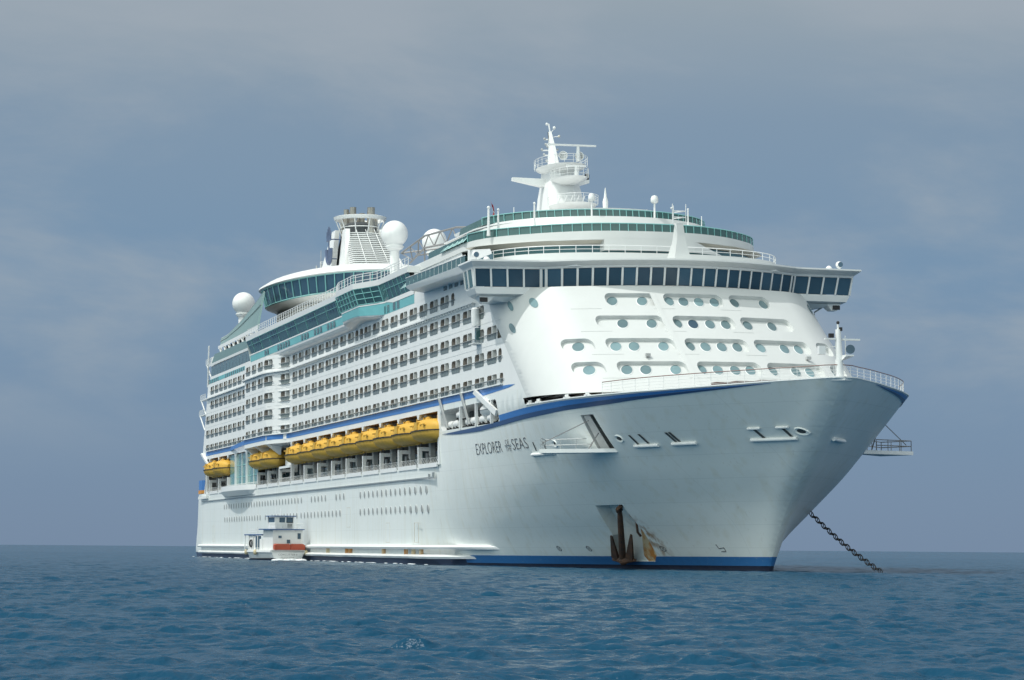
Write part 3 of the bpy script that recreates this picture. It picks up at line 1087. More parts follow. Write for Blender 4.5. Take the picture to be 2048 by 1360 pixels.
def trims():
    mb = MB()
    # blue stripe and the lintel above the promenade
    wall_strip(mb, -213.2, -60, 19.98, 20.72, 0, .03, 2.0)
    mb.quad((-60, -HB - .03, 19.98), (-49.5, -HB - .03, 20.28), (-49.5, -HB - .03, 20.6), (-60, -HB - .03, 20.72), 0)
    mb.add([(-49.5, -HB - .03, 20.28), (-46.8, -HB - .03, 20.5), (-49.5, -HB - .03, 20.6)], [(0, 1, 2)], 0)
    wall_strip(mb, -272, -213, 19.98, 20.72, 0, .03, 20)
    mb.build('blue_stripe', ['blue'], cabin)
    mb = MB()
    # rail ledge over the stripe, bracketed gutter under the top row
    for z0, z1, xa, out in ((20.76, 20.9, -52, .28), (31.05, 31.25, -64, .5)):
        for a, b in [(x, x - 4.0) for x in np.arange(xa, -212.5, -4.0)] + [(-213.3, -271)]:
            b = max(b, -213.2) if a > -213.2 else b
            ya, yb = HB + bump(a), HB + bump(b)
            mb.hexa([(b, -yb - out, z0), (a, -ya - out, z0), (a, -ya, z0), (b, -yb, z0)], [(b, -yb - out, z1), (a, -ya - out, z1), (a, -ya, z1), (b, -yb, z1)])
    mb.build('rain_gutter', ['white'], cabin)
    mb = MB()
    for x in np.arange(-64.5, -181, -1.35):
        mb.box(x - .1, x + .1, -HB - .42, -HB, 30.8, 31.05)
    build_each(mb, 'gutter_bracket', ['white'], cabin)
    mb = MB()
    for x0, x1, z in ((-272, -50, 25.55), (-272, -53, 28.3)):
        wall_strip(mb, x0, x1, z, z + .06, 0, .025, 3)
    build_each(mb, 'weld_seam', ['white'], cabin)
    mb = MB()
    for x in np.arange(-52, -271, -2.6):
        y = HB + bump(x) + .24
        mb.tube([(x, -y, 20.9), (x, -y, 21.45)], .04, 4)
    for a, b in [(x, x - 4.0) for x in np.arange(-52, -212, -4.0)] + [(-214, -271)]:
        mb.tube([(a, -HB - bump(a) - .24, 21.45), (b, -HB - bump(b) - .24, 21.45)], .055, 4)
    mb.build('ledge_railing', ['railgrey'], cabin)
trims()

# ------------------------------------------------------------------ promenade: openings, pillars, inner wall
DIV = [-82.2, -93.1, -104.4, -115.4, -126.7, -138.0, -148.6, -159.3, -170.3, -181.4, -192.2, -202.7, -213.1, -225.0, -237.1, -245.7, -256.4, -267.6, -272.0]
def promenade():
    mb = MB()
    X0, X1 = -81.9, -273
    ZF, ZC = 12.65, 19.3
    mb.quad((X0, -14.8, ZF), (X1, -14.8, ZF), (X1, -14.8, ZC), (X0, -14.8, ZC), 0)
    mb.quad((X0, -HB - .02, ZF + .02), (X1, -HB - .02, ZF + .02), (X1, -14.8, ZF + .02), (X0, -14.8, ZF + .02), 1)
    wid = lambda x: HB + bump(x)
    xs_ = [X0] + list(np.arange(-86, -213, -4.0)) + [-213.2]
    for a, b in zip(xs_[:-1], xs_[1:]):
        mb.quad((a, -wid(a), ZC), (b, -wid(b), ZC), (b, -14.8, ZC), (a, -14.8, ZC), 2)
    mb.quad((-213.2, -HB, ZC), (X1, -HB, ZC), (X1, -14.8, ZC), (-213.2, -14.8, ZC), 2)
    for x in (X0, X1):
        mb.quad((x, -HB, ZF), (x, -14.8, ZF), (x, -14.8, ZC), (x, -HB, ZC), 0)
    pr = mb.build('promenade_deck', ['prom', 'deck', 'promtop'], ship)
    mb = MB()
    # windows and doors of the inner wall
    for k, x in enumerate(np.arange(-84.5, -268, -3.1)):
        if k % 4 == 3:
            mb.box(x - .55, x + .55, -14.95, -14.8, 12.7, 14.9, 1)
        else:
            mb.box(x - 1.0, x + 1.0, -14.9, -14.8, 13.6, 15.2, 0)
    build_each(mb, 'promenade_window', ['tglass', 'rail'], pr)
    mb = MB()
    wall_strip(mb, -213.1, -82, 19.3, 19.86, 0, 0.0, 2.0)
    mb.quad((-272.5, -HB, 19.3), (-213.1, -HB, 19.3), (-213.1, -HB, 19.86), (-272.5, -HB, 19.86))
    mb.quad((-213.1, -HB - bump(-213.1), 19.3), (-213.1, -HB, 19.3), (-213.1, -HB, 19.86), (-213.1, -HB - bump(-213.1), 19.86))
    for x0, x1 in ((-213.1, -181.4),):       # soffit of the bay
        for a in np.arange(x1, x0 + .1, -3.1):
            b = max(a - 3.1, x0)
            mb.quad((a, -HB - bump(a), 19.3), (b, -HB - bump(b), 19.3), (b, -HB + .5, 19.0), (a, -HB + .5, 19.0))
    mb.build('lintel', ['white'], pr)
    for i, x in enumerate(DIV):
        q = MB()
        w = .24 if i not in (0, 18) else .45
        dp = .5
        if i in (0, 13, 14, 18) or i == 9:
            q.box(x - w, x + w, -HB, -HB + dp, 12.65, 19.3)
        else:           # notched round the boats' ends
            q.box(x - w, x + w, -HB, -HB + dp, 12.65, 15.2)
            q.box(x - w, x + w, -HB + 2.6, -HB + 3.1, 15.2, 18.7)
            q.box(x - w, x + w, -HB, -HB + 3.1, 18.7, 19.3)
            q.box(x - w * .9, x + w * .9, -HB + dp, -HB + 3.1, 14.7, 15.2)
        if bump(x) > .3:
            q.hexa([(x - .3, -HB, 17.6), (x + .3, -HB, 17.6), (x + .3, -HB + .3, 17.6), (x - .3, -HB + .3, 17.6)],
                   [(x - .8, -HB - bump(x) + .1, 19.3), (x + .8, -HB - bump(x) + .1, 19.3), (x + .8, -HB + .3, 19.3), (x - .8, -HB + .3, 19.3)])
        for s in (-1, 1):      # arched corners
            if 0 < i < 18:
                q.add([(x + s * w, -HB + .02, 19.3), (x + s * (w + .55), -HB + .02, 19.3), (x + s * w, -HB + .02, 18.75),
                       (x + s * w, -HB + .3, 19.3), (x + s * (w + .55), -HB + .3, 19.3), (x + s * w, -HB + .3, 18.75)], [(0, 1, 2), (3, 5, 4), (1, 4, 5, 2)])
        q.build('pillar', ['white'], pr)
    # sill panels and bulwark rails in each bay
    for a, b in zip(DIV[:-1], DIV[1:]):
        q = MB()
        q.box(b + .5, a - .5, -HB - .12, -HB + .1, 12.4, 12.95)
        q.build('sill_panel', ['white'], pr)
        r_ = MB()
        for x in np.arange(b + .6, a - .3, .9):
            r_.tube([(x, -HB + .02, 12.95), (x + .18, -HB + .3, 13.65)], .035, 4)
        r_.tube([(b + .4, -HB + .3, 13.65), (a - .4, -HB + .3, 13.65)], .035, 4)
        r_.build('promenade_railing', ['rail'], pr)
    # davits: a pale ribbed column behind each pillar under the boats
    for i, x in enumerate(DIV[1:10] + DIV[11:13] + DIV[16:18]):
        q = MB()
        q.box(x + .4, x + 1.2, -HB + 1.4, -HB + 2.0, 14.0, 16.9)
        q.box(x + .4, x + .95, -HB + 1.5, -HB + 1.9, 12.66, 14.0)
        for k in range(3):
            q.box(x + .45 + .26 * k, x + .56 + .26 * k, -HB + 1.33, -HB + 1.41, 14.1, 16.8)
        q.tube([(x + 1.2, -HB + .8, 16.9), (x + 1.3, -HB + .9, 18.6), (x + 2.2, -HB + .5, 19.1)], .2, 6)
        q.build('davit', ['grey'], pr)
    # glazed atrium panels between the boats
    q = MB()
    q.box(-244.5, -214.5, -HB + .35, -HB + .45, 13.3, 19.2, 0)
    for x in (-218.5, -225, -231, -237.1):
        q.box(x - .1, x + .1, -HB + .22, -HB + .34, 13.3, 19.2, 1)
    for z in (14.9, 17.0):
        q.box(-237, -214.5, -HB + .26, -HB + .34, z, z + .08, 2)
    q.build('glazed_screen', ['atrium', 'white', 'tealdk'], pr)
    q = MB()
    q.box(-192.0, -182.2, -HB - .05, -HB + .3, 15.2, 15.55)
    q.box(-189.5, -185, -HB + .6, -HB + 1.6, 15.6, 16.8)
    q.build('stores_platform', ['white'], pr)
promenade()

# ------------------------------------------------------------------ hull details
def hull_details():
    for z0, z1, xa, out, nose in ((2.15, 2.7, -68.6, .8, 3.5), (.98, 1.5, -76.2, .85, 3.0)):
        q = MB()
        X = [xa, xa - nose] + list(np.arange(xa - nose - 6, -284, -8.0))
        rr = []
        for i, x in enumerate(X):
            o = .03 if i == 0 else out
            y = HB if x < -82 else hb(x, z0)
            rr.append([(x, -y + .3, z0), (x, -y - o * .8, z0), (x, -y - o, (z0 + z1) / 2), (x, -y - o * .45, z1), (x, -y + .3, z1)])
        q.rings(rr, True, True)
        q.build('rubbing_strake', ['white'], hull, True, 30)
    q = MB()
    for x in (-112, -133.6, -136.2, -90.3, -94.6, -98.8, -150, -170.2):
        q.box(x - .12, x + .12, -HB - .5, -HB, 1.5, 2.15)
    build_each(q, 'strake_bracket', ['rust' if False else 'ruststain'], hull)
    q = MB()
    wall = [(-84, 11.12), (-150, 11.12), (-213, 11.12), (-276, 11.12)]
    q.box(-276, -84.5, -HB - .22, -HB, 11.05, 11.22)
    q.box(-84.6, -84.2, -HB - .25, -HB, 11.0, 11.75)
    q.box(-86.6, -86.4, -HB - .25, -HB, 11.0, 11.6)
    q.build('pipe_rail', ['railgrey'], hull)
    # portholes: two rows
    row = lambda a, b, st: list(np.arange(a, b, -st))
    up = row(-89.4, -129.5, 2.755) + [-139.4, -142.15, -144.9] + [-153, -155.75, -158.5, -161.1, -163.9] + row(-172.2, -251.2, 2.74)
    lo = row(-89.4, -129.5, 2.755) + row(-142.1, -174, 2.75) + row(-176, -199, 2.78) + [-204.8] + row(-209.9, -251, 2.74)
    rad_w, rad_h = .46, .50
    pr = MB()
    pr.add([(rad_w * cos(2 * pi * k / 14), -.02, rad_h * sin(2 * pi * k / 14)) for k in range(14)], [tuple(range(14))], 0)
    pr.rings([[((rad_w + a) * cos(2 * pi * k / 14), -b, (rad_h + a) * sin(2 * pi * k / 14)) for k in range(14)] for a, b in ((0, .025), (.05, .025), (.07, 0))], True, False, 1)
    proto = None
    lst = [(x, 9.7) for x in up] + [(x, 7.3) for x in lo]
    lst.sort(key=lambda q_: -q_[0])
    extra = MB()
    for i, (x, z) in enumerate(lst):
        if i < 100:
            if proto is None:
                o = proto = pr.build('porthole', ['balin', 'rail'], hull)
            else:
                o = proto.copy()
                COL.objects.link(o)
            o.location = (x, -hb(x, z) - .02, z)
        else:
            of = len(extra.v)
            extra.v += [(a + x, b - HB - .02, c + z) for a, b, c in pr.v]
            extra.f += [[of + t for t in f] for f in pr.f]
            extra.m += pr.m
    e = extra.build('porthole', ['balin', 'rail'], hull)
    e['kind'] = 'stuff'
    # shell doors: faint outlines
    q = MB()
    for x, z0, z1 in ((-110.5, 3.0, 5.6), (-94, 3.0, 5.5), (-136, 5.2, 8.0), (-262, 3.2, 6.2)):
        for a, b, c, d in ((x - 1.2, x + 1.2, z1, z1 + .06), (x - 1.2, x - 1.14, z0, z1), (x + 1.14, x + 1.2, z0, z1), (x - 1.2, x + 1.2, z0, z0 + .06)):
            q.box(a, b, -HB - .02, -HB + .05, c, d)
    q.build('shell_door_seam', ['offwhite'], hull)
    # rounded sponson amidships
    q = MB()
    n = 14
    pl = [(-249 + 34 * k / n, -HB - 2.3 * sin(pi * k / n) ** .55) for k in range(n + 1)]
    q.prism(pl + [(-215, -HB + .3), (-249, -HB + .3)], 12.3, 13.2)
    q.hexa([(x, -HB + (y + HB) * .25, 11.5) for x, y in pl] + [(-215, -HB + .3, 11.5), (-249, -HB + .3, 11.5)], [(x, y, 12.3) for x, y in pl] + [(-215, -HB + .3, 12.3), (-249, -HB + .3, 12.3)])
    q.build('sponson', ['white'], hull)
    q = MB()
    q.box(-279, -268.5, -HB - .5, -HB, 11.6, 12.1)
    q.build('landing_ledge', ['white'], hull)
hull_details()

def hull_bar(x0, z0, x1, z1, r, n=8, side=-1, off=.12):
    q = MB()
    q.tube([hs(x0 + (x1 - x0) * k / n, z0 + (z1 - z0) * k / n, off, side) for k in range(n + 1)], r, 8)
    return q
def bow_fittings():
    for side in (-1, 1):
        bars = ((-46, 12.67, -39.6, 12.67), (-24.3, 12.88, -21.4, 12.88), (-19.8, 12.95, -17.2, 12.97), (-11.8, 13.06, -7.6, 13.08))
        if side > 0:
            bars = ((-11.5, 13.0, -7.9, 13.05),)
        for b in bars:
            hull_bar(*b, .19, side=side).build('fairlead_bar', ['white'], hull, True, 50)
    # mooring chocks above the bars
    for xz in ((-44.5, 13.55), (-41.6, 13.55), (-23.7, 13.5), (-22.4, 13.55), (-19.2, 13.6), (-18.8, 13.62), (-10.5, 13.7), (-8.0, 13.75)):
        x, z = xz
        q = MB()
        q.add([hs(x + a, z + b, .05) for a, b in ((-.14, -.5), (.14, -.5), (.02, .45), (-.26, .45))], [(0, 1, 2, 3)])
        q.build('mooring_slot', ['dark'], hull)
    for x, z in ((-10.5, 14.15), (-8.0, 14.18)):
        hull_bar(x - .55, z, x + .55, z, .13).build('chock_roller', ['white'], hull)
    for x, z in ((-38.5, 13.6), (-25.6, 13.65), (-6.75, 13.7)):
        q = MB()
        r_ = [[hs(x + a * cos(2 * pi * k / 14), z + b * sin(2 * pi * k / 14), o) for k in range(14)] for a, b, o in ((.34, .2, .03), (.5, .34, .12), (.58, .4, 0.0))]
        q.rings(r_, True, False, 1)
        q.add(r_[0], [tuple(range(14))], 0)
        q.build('hawse_hole', ['dark', 'hull'], hull)
    # lowered boarding platform with its frames, both bows
    for side in (-1, 1):
        s = lambda p: (p[0], p[1] * (1 if side < 0 else -1), p[2])
        q = MB()
        a, b = (-29.7, -14.6), (-27.6, -14.0)
        c, d = (-34.5, -20.3), (-31.8, -21.5)
        base = [(-30.4, -14.8), (-27.4, -13.8), (-31.0, -21.2), (-35.4, -19.3)]
        pl = [s((x, y, 12.3)) for x, y in base]
        tp = [s((x, y, 12.7)) for x, y in base]
        q.hexa(pl, tp, 0)
        plat = q.build('boarding_platform', ['white'], hull)
        r_ = MB()
        pts = [Vector(s((-30.6, -15.6, 12.7))), Vector(s((-35.2, -19.3, 12.7))), Vector(s((-31.1, -21.0, 12.7)))]
        if side > 0:
            pts.append(Vector(s((-28.2, -15.6, 12.7))))
        for h in (.55, 1.15):
            r_.tube([p + Vector((0, 0, h)) for p in pts], .05, 4)
        for u, v in zip(pts[:-1], pts[1:]):
            for k in range(4):
                p = u + (v - u) * (k / 3)
                r_.tube([p, p + Vector((0, 0, 1.15))], .045, 4)
        r_.build('platform_railing', ['lattice' if side > 0 else 'railgrey'], plat)
        st = MB()
        st.tube([s((-28.4, -16.6, 15.6)), s((-31.5, -20.6, 13.4))], .05, 5)
        st.tube([s((-28.2, -15.6, 14.3)), s((-30.4, -16.0, 12.7))], .07, 5)
        st.build('platform_stay', ['lattice'], plat)
    # inner flap of the hatch
    q = MB()
    v = [(-29.35, -hb(-29.35, 16.15) + .25, 16.15), (-28.3, -hb(-28.3, 16.15) + .35, 16.15), (-28.7, -hb(-28.7, 12.35) + .25, 12.35), (-30.2, -hb(-30.2, 12.35) + .2, 12.35)]
    q.add(v, [(0, 1, 2, 3)])
    q.build('hatch_flap', ['grey'], hull)
    # open mooring slot fittings on the bulwark
    for x in (-42.3, -39.4, -30.8, -26.3):
        q = MB()
        y = -hb(x, 18)
        q.box(x - .45, x + .45, y, y + .5, 18.06, 18.2)
        q.tube([(x - .3, y + .25, 18.2), (x - .3, y + .25, 18.45)], .13, 6)
        q.tube([(x + .3, y + .25, 18.2), (x + .3, y + .25, 18.45)], .13, 6)
        q.build('bulwark_roller', ['white'], hull)
    # small marks: bow thruster circles, bulb symbol, draught patches
    for x in (-53.9, -47.6, -34.3):
        q = MB()
        q.rings([[hs(x + a * .42 * cos(2 * pi * k / 16), 2.3 + a * .3 * sin(2 * pi * k / 16), .035) for k in range(16)] for a in (.8, 1.0)], True, False)
        for a0 in (45, 135):
            dx, dz = .36 * cos(R(a0)), .26 * sin(R(a0))
            q.quad(hs(x - dx - .04, 2.3 - dz, .035), hs(x - dx + .04, 2.3 - dz, .035), hs(x + dx + .04, 2.3 + dz, .035), hs(x + dx - .04, 2.3 + dz, .035))
        q.build('thruster_mark', ['letter'], hull)
    q = MB()
    for a, b in (((-25.9, 2.75), (-25.8, 2.3)), ((-25.8, 2.3), (-25.0, 2.4)), ((-25.0, 2.4), (-25.0, 2.0)), ((-25.0, 2.0), (-25.7, 2.0))):
        q.tube([hs(*a, .03), hs(*b, .03)], .04, 4)
    q.build('bulb_mark', ['letter'], hull)
bow_fittings()

# ------------------------------------------------------------------ lettering
def text_mesh(body, size, fit=None):
    cu = bpy.data.curves.new('lettering', 'FONT')
    cu.body = body
    cu.size = size
    cu.resolution_u = 3
    cu.offset = -0.012
    ob = bpy.data.objects.new('lettering', cu)
    COL.objects.link(ob)
    bpy.context.view_layer.update()
    me = bpy.data.meshes.new_from_object(ob.evaluated_get(bpy.context.evaluated_depsgraph_get()))
    v = [(q.co.x, q.co.y) for q in me.vertices]
    f = [list(p.vertices) for p in me.polygons]
    bpy.data.objects.remove(ob)
    bpy.data.curves.remove(cu)
    bpy.data.meshes.remove(me)
    x0, x1 = min(q[0] for q in v), max(q[0] for q in v)
    y0, y1 = min(q[1] for q in v), max(q[1] for q in v)
    return [((x - x0) / (x1 - x0), (y - y0) / (y1 - y0)) for x, y in v], f
def hull_text(body, x0, x1, z0, z1, name='ship_name'):
    v, f = text_mesh(body, 1.0)
    q = MB()
    q.add([hs(x0 + (x1 - x0) * a, z0 + (z1 - z0) * b, .04) for a, b in v], f)
    return q.build(name, ['letter'], hull)
hull_text('EXPLORER', -65.7, -55.6, 13.28, 14.58)
hull_text('OF', -54.0, -52.6, 14.05, 14.6)
hull_text('THE', -54.3, -52.2, 13.3, 13.85)
hull_text('SEAS', -51.7, -46.4, 13.38, 14.6)
q = MB()
q.tube([hs(-54.4, 13.98, .04), hs(-52.1, 13.98, .04)], .03, 4)
q.build('name_rule', ['letter'], hull)

# ------------------------------------------------------------------ bridge
def bx(y):
    """plan of the bridge front at window-sill level"""
    a = abs(y)
    if a < 15.2:
        return -45.3 - 0.0225 * a * a
    return -50.6 - (a - 15.2) * .11
def bridge():
    ys = sorted(set([round(q, 3) for q in list(np.linspace(-14.9, 14.9, 41)) + [-15.3, 15.3, -19.5, 19.5, -22.75, 22.75]]))
    YE = 22.75
    def ring(z, dx, ext=0.0):
        front = [(bx(y) + dx, y * (1 + ext / YE) if abs(y) > 15 else y, z) for y in ys]
        yb = YE + ext
        return front + [(-55.2 - dx * .3, yb, z), (-58.5, 17, z), (-58.5, -17, z), (-55.2 - dx * .3, -yb, z)]
    mb = MB()
    mb.rings([ring(30.7, -1.6, -.6), ring(30.95, -.15, -.3), ring(31.55, 0.0, 0), ring(31.72, .03, 0)], True, True)
    mb.rings([ring(33.72, .55, .25), ring(33.95, .7, .35), ring(34.42, 1.85, .8), ring(34.6, 1.85, .8), ring(34.66, 1.2, .5)], True, True)
    o = mb.build('bridge', ['white'], ship)
    # dark interior behind the glass
    it = MB()
    it.rings([ring(31.73, -2.2, -2.0), ring(33.7, -2.0, -2.0)], True, False)
    it.build('bridge_interior', ['dark'], o)
    # windows and mullions
    def gp(y, t, off=0.0):
        return (bx(y) + .03 + .52 * t + off, y * (1 + .01 * t), 31.72 + 2.0 * t)
    edges = list(np.linspace(-14.7, 14.7, 20))
    segs = [(a, b) for a, b in zip(edges[:-1], edges[1:])]
    for s in (-1, 1):
        e = [15.25, 17.15, 19.0, 20.85, 22.7]
        segs += [(min(s * a, s * b), max(s * a, s * b)) for a, b in zip(e[:-1], e[1:])]
        segs.append((min(s * 14.75, s * 15.2), max(s * 14.75, s * 15.2)))
    for a, b in segs:
        q = MB()
        q.quad(gp(a + .06, .02), gp(b - .06, .02), gp(b - .06, .98), gp(a + .06, .98))
        q.build('bridge_window', ['dglass'], o)
    for y in sorted(set([round(q, 3) for s in segs for q in s])):
        mu = MB()
        mu.hexa([gp(y - .1, 0, .12), gp(y + .1, 0, .12), gp(y + .1, 0, -.1), gp(y - .1, 0, -.1)], [gp(y - .1, 1, .12), gp(y + .1, 1, .12), gp(y + .1, 1, -.1), gp(y - .1, 1, -.1)])
        mu.build('window_mullion', ['white'], o)
    for s in (-1, 1):
        q = MB()
        ends = [(-51.4, 22.8), (-53.3, 22.85), (-55.1, 22.8)]
        for (xa, ya), (xb, yb) in zip(ends[:-1], ends[1:]):
            g = MB()
            g.quad((xa - .1, s * ya, 31.74), (xb + .1, s * yb, 31.74), (xb + .1, s * (yb + .25), 33.7), (xa - .1, s * (ya + .25), 33.7))
            g.build('wing_window', ['tglass'], o)
        for xa, ya in ends:
            q.tube([(xa, s * ya, 31.7), (xa + .1, s * (ya + .27), 33.75)], .12, 4)
        build_each(q, 'wing_mullion', ['white'], o)
        # wing underside: box beam reaching back to the side wall
        q = MB()
        q.hexa([(-51.9, s * 15, 30.2), (-58, s * 15, 30.2), (-58, s * 18.9, 30.2), (-53, s * 18.9, 30.2)], [(-51.7, s * 15, 30.75), (-57.5, s * 15, 30.75), (-55.4, s * 21.9, 30.75), (-52.2, s * 21.9, 30.75)])
        q.build('wing_bracket', ['white'], o)
        # floodlight pod under the wing tip
        q = MB()
        q.hexa([(-53.6, s * 20.9, 30.0), (-52.4, s * 20.9, 30.0), (-52.4, s * 21.6, 30.0), (-53.6, s * 21.6, 30.0)], [(-54.2, s * 20.2, 30.8), (-52.2, s * 20.2, 30.8), (-52.2, s * 22.0, 30.8), (-54.2, s * 22.0, 30.8)], 0)
        q.box(-52.35, -52.2, s * 21.0, s * 21.9, 30.1, 30.6, 1)
        q.build('wing_floodlight', ['white', 'black'], o)
        # searchlight and dome on the wing roof
        q = MB()
        q.tube([(-53, s * 22.2, 34.6), (-53, s * 22.2, 35.2)], [.3, .16], 8)
        q.ball((-53, s * 22.2, 35.5), .42, 14, 0, 8)
        q.lathe([(.33, 0), (.36, .02)], (0, 0, 0), 12, 1)
        sl = q.build('searchlight', ['white', 'black'], o, True, 40)
        q2 = MB()
        q2.add([(-52.58, s * 22.2 + .32 * cos(2 * pi * k / 14), 35.5 + .32 * sin(2 * pi * k / 14)) for k in range(14)], [tuple(range(14))])
        q2.build('lens', ['dglass'], sl)
        q = MB()
        q.lathe([(.34, 0), (.4, .15), (.38, .45), (.22, .68), (.02, .75)], (-53, s * 20.9, 34.62), 14)
        q.build('antenna_dome', ['white'], o, True)
        # upright corner block that carries the wing
        q = MB()
        plan = [(-57.4, 18.7), (-55.0, 17.9), (-53.2, 16.5), (-52.0, 14.8), (-50.8, 12.5), (-52, 10), (-57.4, 10)]
        q.rings([[(x, s * y, z) for x, y in plan] for z in (24.5, 30.8, 31.6)], True, True)
        cb = q.build('wing_support', ['front'], ship, True, 40)
        for yy, zz_ in ((16.6, 29.75), (18.35, 29.65), (18.75, 26.95)):
            w = MB()
            w.add([fp(s * (yy + (.34 if yy < 18 else .16) * cos(2 * pi * k / 18)), zz_ + .62 * sin(2 * pi * k / 18), .04) for k in range(18)], [tuple(range(18))])
            w.build('oval_window', ['bwin'], cb)
        # fender-like light housing beside the wing
        q = MB()
        q.lathe([(.02, -1.15), (.5, -1.1), (.55, -.2), (.55, .9), (.4, 1.05)], (-62.2, s * 19.75, 29.3), 14)
        q.box(-62.5, -61.9, s * 19.3, s * 19.8, 26.6, 28.0, 1)
        q.hexa([(-63.5, s * 19.3, 26.0), (-61.2, s * 19.3, 26.0), (-61.2, s * 20.3, 26.1), (-63.5, s * 20.3, 26.1)], [(-63.5, s * 19.3, 26.15), (-61.2, s * 19.3, 26.15), (-61.2, s * 20.3, 26.2), (-63.5, s * 20.3, 26.2)])
        q.build('sidelight_screen', ['white', 'tglass'], ship, True, 40)
    # gutter line with little brackets on the apron under the windows
    q = MB()
    for y in edges[1:-1]:
        q.hexa([(bx(y) - .1, y - .05, 31.0), (bx(y) - .1, y + .05, 31.0), (bx(y) - .3, y + .05, 31.0), (bx(y) - .3, y - .05, 31.0)],
               [(bx(y) + .14, y - .05, 31.5), (bx(y) + .14, y + .05, 31.5), (bx(y) - .1, y + .05, 31.5), (bx(y) - .1, y - .05, 31.5)])
    build_each(q, 'apron_bracket', ['white'], o)
    q = MB()
    q.tube([(bx(y) + .25, y, 31.02) for y in np.linspace(-14.6, 14.6, 40)], .09, 5)
    q.build('apron_rail', ['white'], o)
    # cable davit arm under the port wing
    q = MB()
    q.tube([(-54, 19.4, 29.9), (-53.6, 20.6, 30.7)], .1, 5)
    q.tube([(-54, 19.4, 29.9), (-54.3, 19.6, 28.4)], .04, 4)
    q.build('stores_davit', ['grey'], o)
bridge()

# ------------------------------------------------------------------ decks above the bridge
def band(name, f, z0, z1, m, parent, yl, aft, out0=0.0, out1=0.0, thick=.5, bottom=True, n=56, mats=None):
    """curved deck front: f(y) gives x of the face; walls z0..z1, running aft along both sides to x = aft"""
    mb = MB()
    ys_ = np.linspace(-yl, yl, n)
    pl = [(aft, -yl)] + [(f(y), y) for y in ys_] + [(aft, yl)]
    pts = [Vector((x, y, 0)) for x, y in pl]
    nr = []
    for i, p in enumerate(pts):
        d = (pts[min(i + 1, len(pts) - 1)] - pts[max(i - 1, 0)]).normalized()
        nr.append(Vector((d.y, -d.x, 0)))
    rr = []
    for z, o in ((z0, out0), (z1, out1)):
        rr.append([(p.x + q.x * o, p.y + q.y * o, z) for p, q in zip(pts, nr)])
    rr.append([(p.x - q.x * (thick - out1), p.y - q.y * (thick - out1), z1) for p, q in zip(pts, nr)])
    if bottom:
        inner = [(p[0] if False else p.x - q.x * 3.0, p.y - q.y * 3.0, z0) for p, q in zip(pts, nr)]
        rr = [inner] + rr
    mb.rings(rr, False, False)
    return mb.build(name, [m] if mats is None else mats, parent, True, 35)
def curve(xc, c2, yk, ck, pw=2.2):
    return lambda y: xc - c2 * y * y - (ck * (abs(y) - yk) ** pw if abs(y) > yk else 0.0)
def front_curve(ys_, xs_):
    g = pch(ys_, xs_)
    return lambda y: float(g(abs(y)))
fA = front_curve([0, 3, 6, 9, 12, 15, 17, 18.1, 18.6], [-52.4, -52.5, -52.8, -53.5, -54.8, -57.0, -59.9, -63.0, -66.0])
fB = front_curve([0, 3, 6, 10, 13, 16, 17.6, 18.5], [-56.4, -56.6, -57.2, -59.3, -61.9, -65.4, -68.6, -73.0])
fC = front_curve([0, 3, 6.3, 8.2, 10.4, 12, 14, 15.0, 15.3], [-65.2, -65.5, -66.6, -67.8, -69.4, -71.2, -74.8, -79.0, -84.0])
fG = front_curve([0, 3, 6, 8.3, 10.2, 12.0, 12.6], [-69.4, -69.8, -71.2, -73.6, -77.0, -82.5, -87.0])
